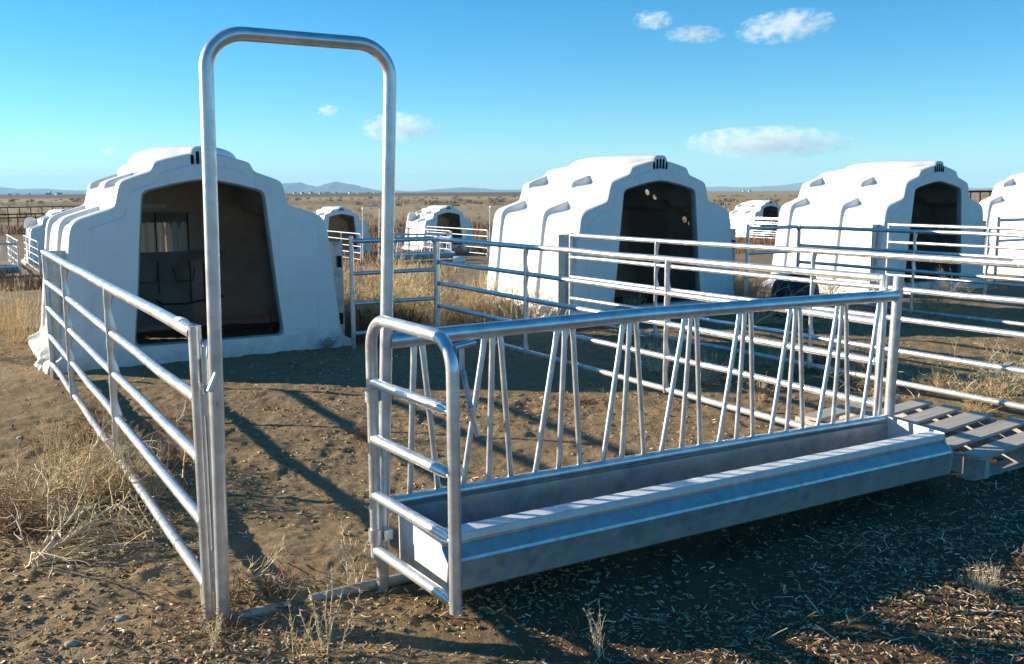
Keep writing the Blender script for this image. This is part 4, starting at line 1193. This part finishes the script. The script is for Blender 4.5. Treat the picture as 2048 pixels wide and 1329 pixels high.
# ------------------------------------------------------------------ dark pipe fences
def pipe_fence(label, p0, p1, n_, h, rails):
    d = p1 - p0; L = d.length
    z0 = gz(p0.x, p0.y)
    t = thing('pipe_fence', label, 'fence', (p0.x, p0.y, z0), math.atan2(d.y, d.x), 'dark pipe fences beyond the pens')
    for zz in rails:
        m = MB(); m.tube([(0, 0, zz), (L, 0, zz)], .05, 8); m.build('rail', RUST, t)
    for k in range(n_):
        x = L * k / (n_ - 1); w = p0 + d * (k / (n_ - 1))
        m = MB(); m.tube([(x, 0, gz(w.x, w.y) - z0 - .2), (x, 0, h)], .045, 8); m.build('post', RUST, t)
    return t
pipe_fence('long dark pipe fence at the left, farther of the two', pix_at(-60, 417, 92), pix_at(240, 412, 112), 15, 1.05, (1.05,))
pipe_fence('dark pipe fence with two rails at the left edge, nearer of the two', pix_at(-60, 432, 70), pix_at(88, 431, 74), 9, .98, (.98, .72))
pipe_fence('rusty pipe fence seen between the two hutches at the right edge', pix_at(1880, 386, 45), pix_at(2100, 386, 52), 13, 2.35, (2.35,))

# ------------------------------------------------------------------ distant farm buildings
BP = [(20, 400, 8), (98, 400, 14), (102, 399, 5), (118, 400, 18), (36, 400, 9), (60, 400, 6), (605, 391, 9), (622, 391, 12), (655, 391, 12), (672, 390, 10), (700, 388, 7), (716, 389, 5), (737, 388, 8), (750, 388, 6), (590, 391, 10), (640, 389, 7), (1260 + 240, 378, 8), (1487, 378, 5)]
BL = ['low pale barn', 'white farm shed', 'tall white silo building', 'long white barn', 'small pale shed', 'tiny pale hut']
POS = ['left skyline', 'skyline between the hutch and arch', 'skyline right of the middle hutch']
for k, (px, py, w) in enumerate(BP):
    dist = 1500 + 370 * (k % 5)
    q = pix_at(px, py, dist); z = gz(q.x, q.y)
    W_ = w / FPX * dist * .34; D_ = W_ * .6; Hh = max(3.0, W_ * .28) if k != 2 else 9.0
    t = thing('farm_building', 'tiny distant pale farm building on the %s' % (POS[0] if px < 300 else POS[1] if px < 900 else POS[2]), 'farm building', (q.x, q.y, z), R(20 * (k % 4)), 'tiny farm buildings on the %s' % (POS[0] if px < 300 else POS[1] if px < 900 else POS[2]))
    m = MB(); m.box(-W_, W_, -D_, D_, -1, Hh); m.build('wall', FARWALL, t)
    m = MB(); rv = [(-W_ * 1.03, -D_ * 1.05, Hh), (W_ * 1.03, -D_ * 1.05, Hh), (W_ * 1.03, D_ * 1.05, Hh), (-W_ * 1.03, D_ * 1.05, Hh), (-W_ * 1.03, 0, Hh + D_ * .5), (W_ * 1.03, 0, Hh + D_ * .5)]
    m.add(rv, [(0, 1, 5, 4), (2, 3, 4, 5), (0, 4, 3), (1, 2, 5), (3, 2, 1, 0)], False); m.build('roof', FARROOF, t)

# ------------------------------------------------------------------ clouds (real volumes far off)
def mk_cloud(seed, dens, asp=3.0):
    m = bpy.data.materials.new('cloud_vapour'); m.use_nodes = True
    n, l = m.node_tree.nodes, m.node_tree.links; n.clear()
    out = n.new('ShaderNodeOutputMaterial'); pv = n.new('ShaderNodeVolumePrincipled')
    tc = n.new('ShaderNodeTexCoord')
    off = node(n, 'ShaderNodeMapping', inp={1: (seed * 3.1, seed * 1.7, 0), 3: (asp * .55, asp * .5, .9)}); l.new(tc.outputs['Object'], off.inputs[0])
    a = noise(n, l, off.outputs[0], 2.3, 8, 0.66, 0.3)
    ln = n.new('ShaderNodeVectorMath'); ln.operation = 'LENGTH'; l.new(tc.outputs['Object'], ln.inputs[0])
    fall = math_(n, l, 'SUBTRACT', 1.0, ln.outputs['Value'])
    v = math_(n, l, 'ADD', math_(n, l, 'MULTIPLY', fall, 0.62), math_(n, l, 'MULTIPLY', math_(n, l, 'SUBTRACT', a.outputs['Fac'], 0.53), 4.2))
    v = math_(n, l, 'MULTIPLY', math_(n, l, 'MINIMUM', math_(n, l, 'MAXIMUM', v, 0.0), 0.6), dens)
    l.new(v, pv.inputs['Density']); pv.inputs['Color'].default_value = (1, 1, 1, 1); pv.inputs['Anisotropy'].default_value = 0.1
    l.new(pv.outputs[0], out.inputs['Volume'])
    return m
CL = [(1385, 1690, 258, 314, 'broad grey white cloud low above the right hutches', 1.7), (1482, 1660, 26, 80, 'white cloud high on the right, largest of the upper three', .8), (1270, 1342, 24, 56, 'thin wisp of cloud, uppermost and left of the upper three', .55),
      (1334, 1444, 54, 84, 'thin flat cloud between the two other upper clouds', .6), (728, 872, 230, 282, 'white puff of cloud crossing the right arch post', 1.0), (636, 678, 212, 231, 'tiny wisp of cloud inside the arch', .7), (203, 234, 295, 310, 'tiny cloud low above the nearest hutch', .8)]
for k, (x0, x1, y0, y1, lab, dn) in enumerate(CL):
    dist = 24000 if y0 > 150 else 18000
    q = pix_at((x0 + x1) / 2, (y0 + y1) / 2, dist)
    sx_ = (x1 - x0) / 2 / FPX * dist * 1.12; sz_ = (y1 - y0) / 2 / FPX * dist * 1.2
    m = MB(); n1, n2 = 12, 20
    vs = [(0, 0, 1)] + [(math.sin(PI * i / n1) * math.cos(2 * PI * j / n2), math.sin(PI * i / n1) * math.sin(2 * PI * j / n2), math.cos(PI * i / n1)) for i in range(1, n1) for j in range(n2)] + [(0, 0, -1)]
    fs = [(0, 1 + j, 1 + (j + 1) % n2) for j in range(n2)]
    for i in range(n1 - 2):
        for j in range(n2): fs.append((1 + i * n2 + j, 1 + (i + 1) * n2 + j, 1 + (i + 1) * n2 + (j + 1) % n2, 1 + i * n2 + (j + 1) % n2))
    fs += [(len(vs) - 1, 1 + (n1 - 2) * n2 + (j + 1) % n2, 1 + (n1 - 2) * n2 + j) for j in range(n2)]
    m.add(vs, fs, True)
    o = m.build('cloud', mk_cloud(k + 1, dn * 3.6 / max(sz_ * 2, 1), sx_ / sz_))
    if k == 1: o.rotation_euler = (0, R(-7), 0)
    o.location = q; o.scale = (sx_, max(sz_ * 1.6, 200), sz_)
    tag(o, lab, 'cloud', 'small clouds in the blue sky')

# ------------------------------------------------------------------ haze
HAZE = True
if HAZE:
    hm = bpy.data.materials.new('pale_air'); hm.use_nodes = True
    n, l = hm.node_tree.nodes, hm.node_tree.links; n.clear()
    out = n.new('ShaderNodeOutputMaterial'); pv = n.new('ShaderNodeVolumePrincipled')
    pv.inputs['Color'].default_value = (0.42, 0.73, 1.0, 1); pv.inputs['Density'].default_value = 3.3e-5; pv.inputs['Anisotropy'].default_value = 0.0
    l.new(pv.outputs[0], out.inputs['Volume'])
    m = MB(); m.box(-43000, 43000, -43000, 43000, -6, 700)
    o = m.build('haze', hm); tag(o, kind='stuff')
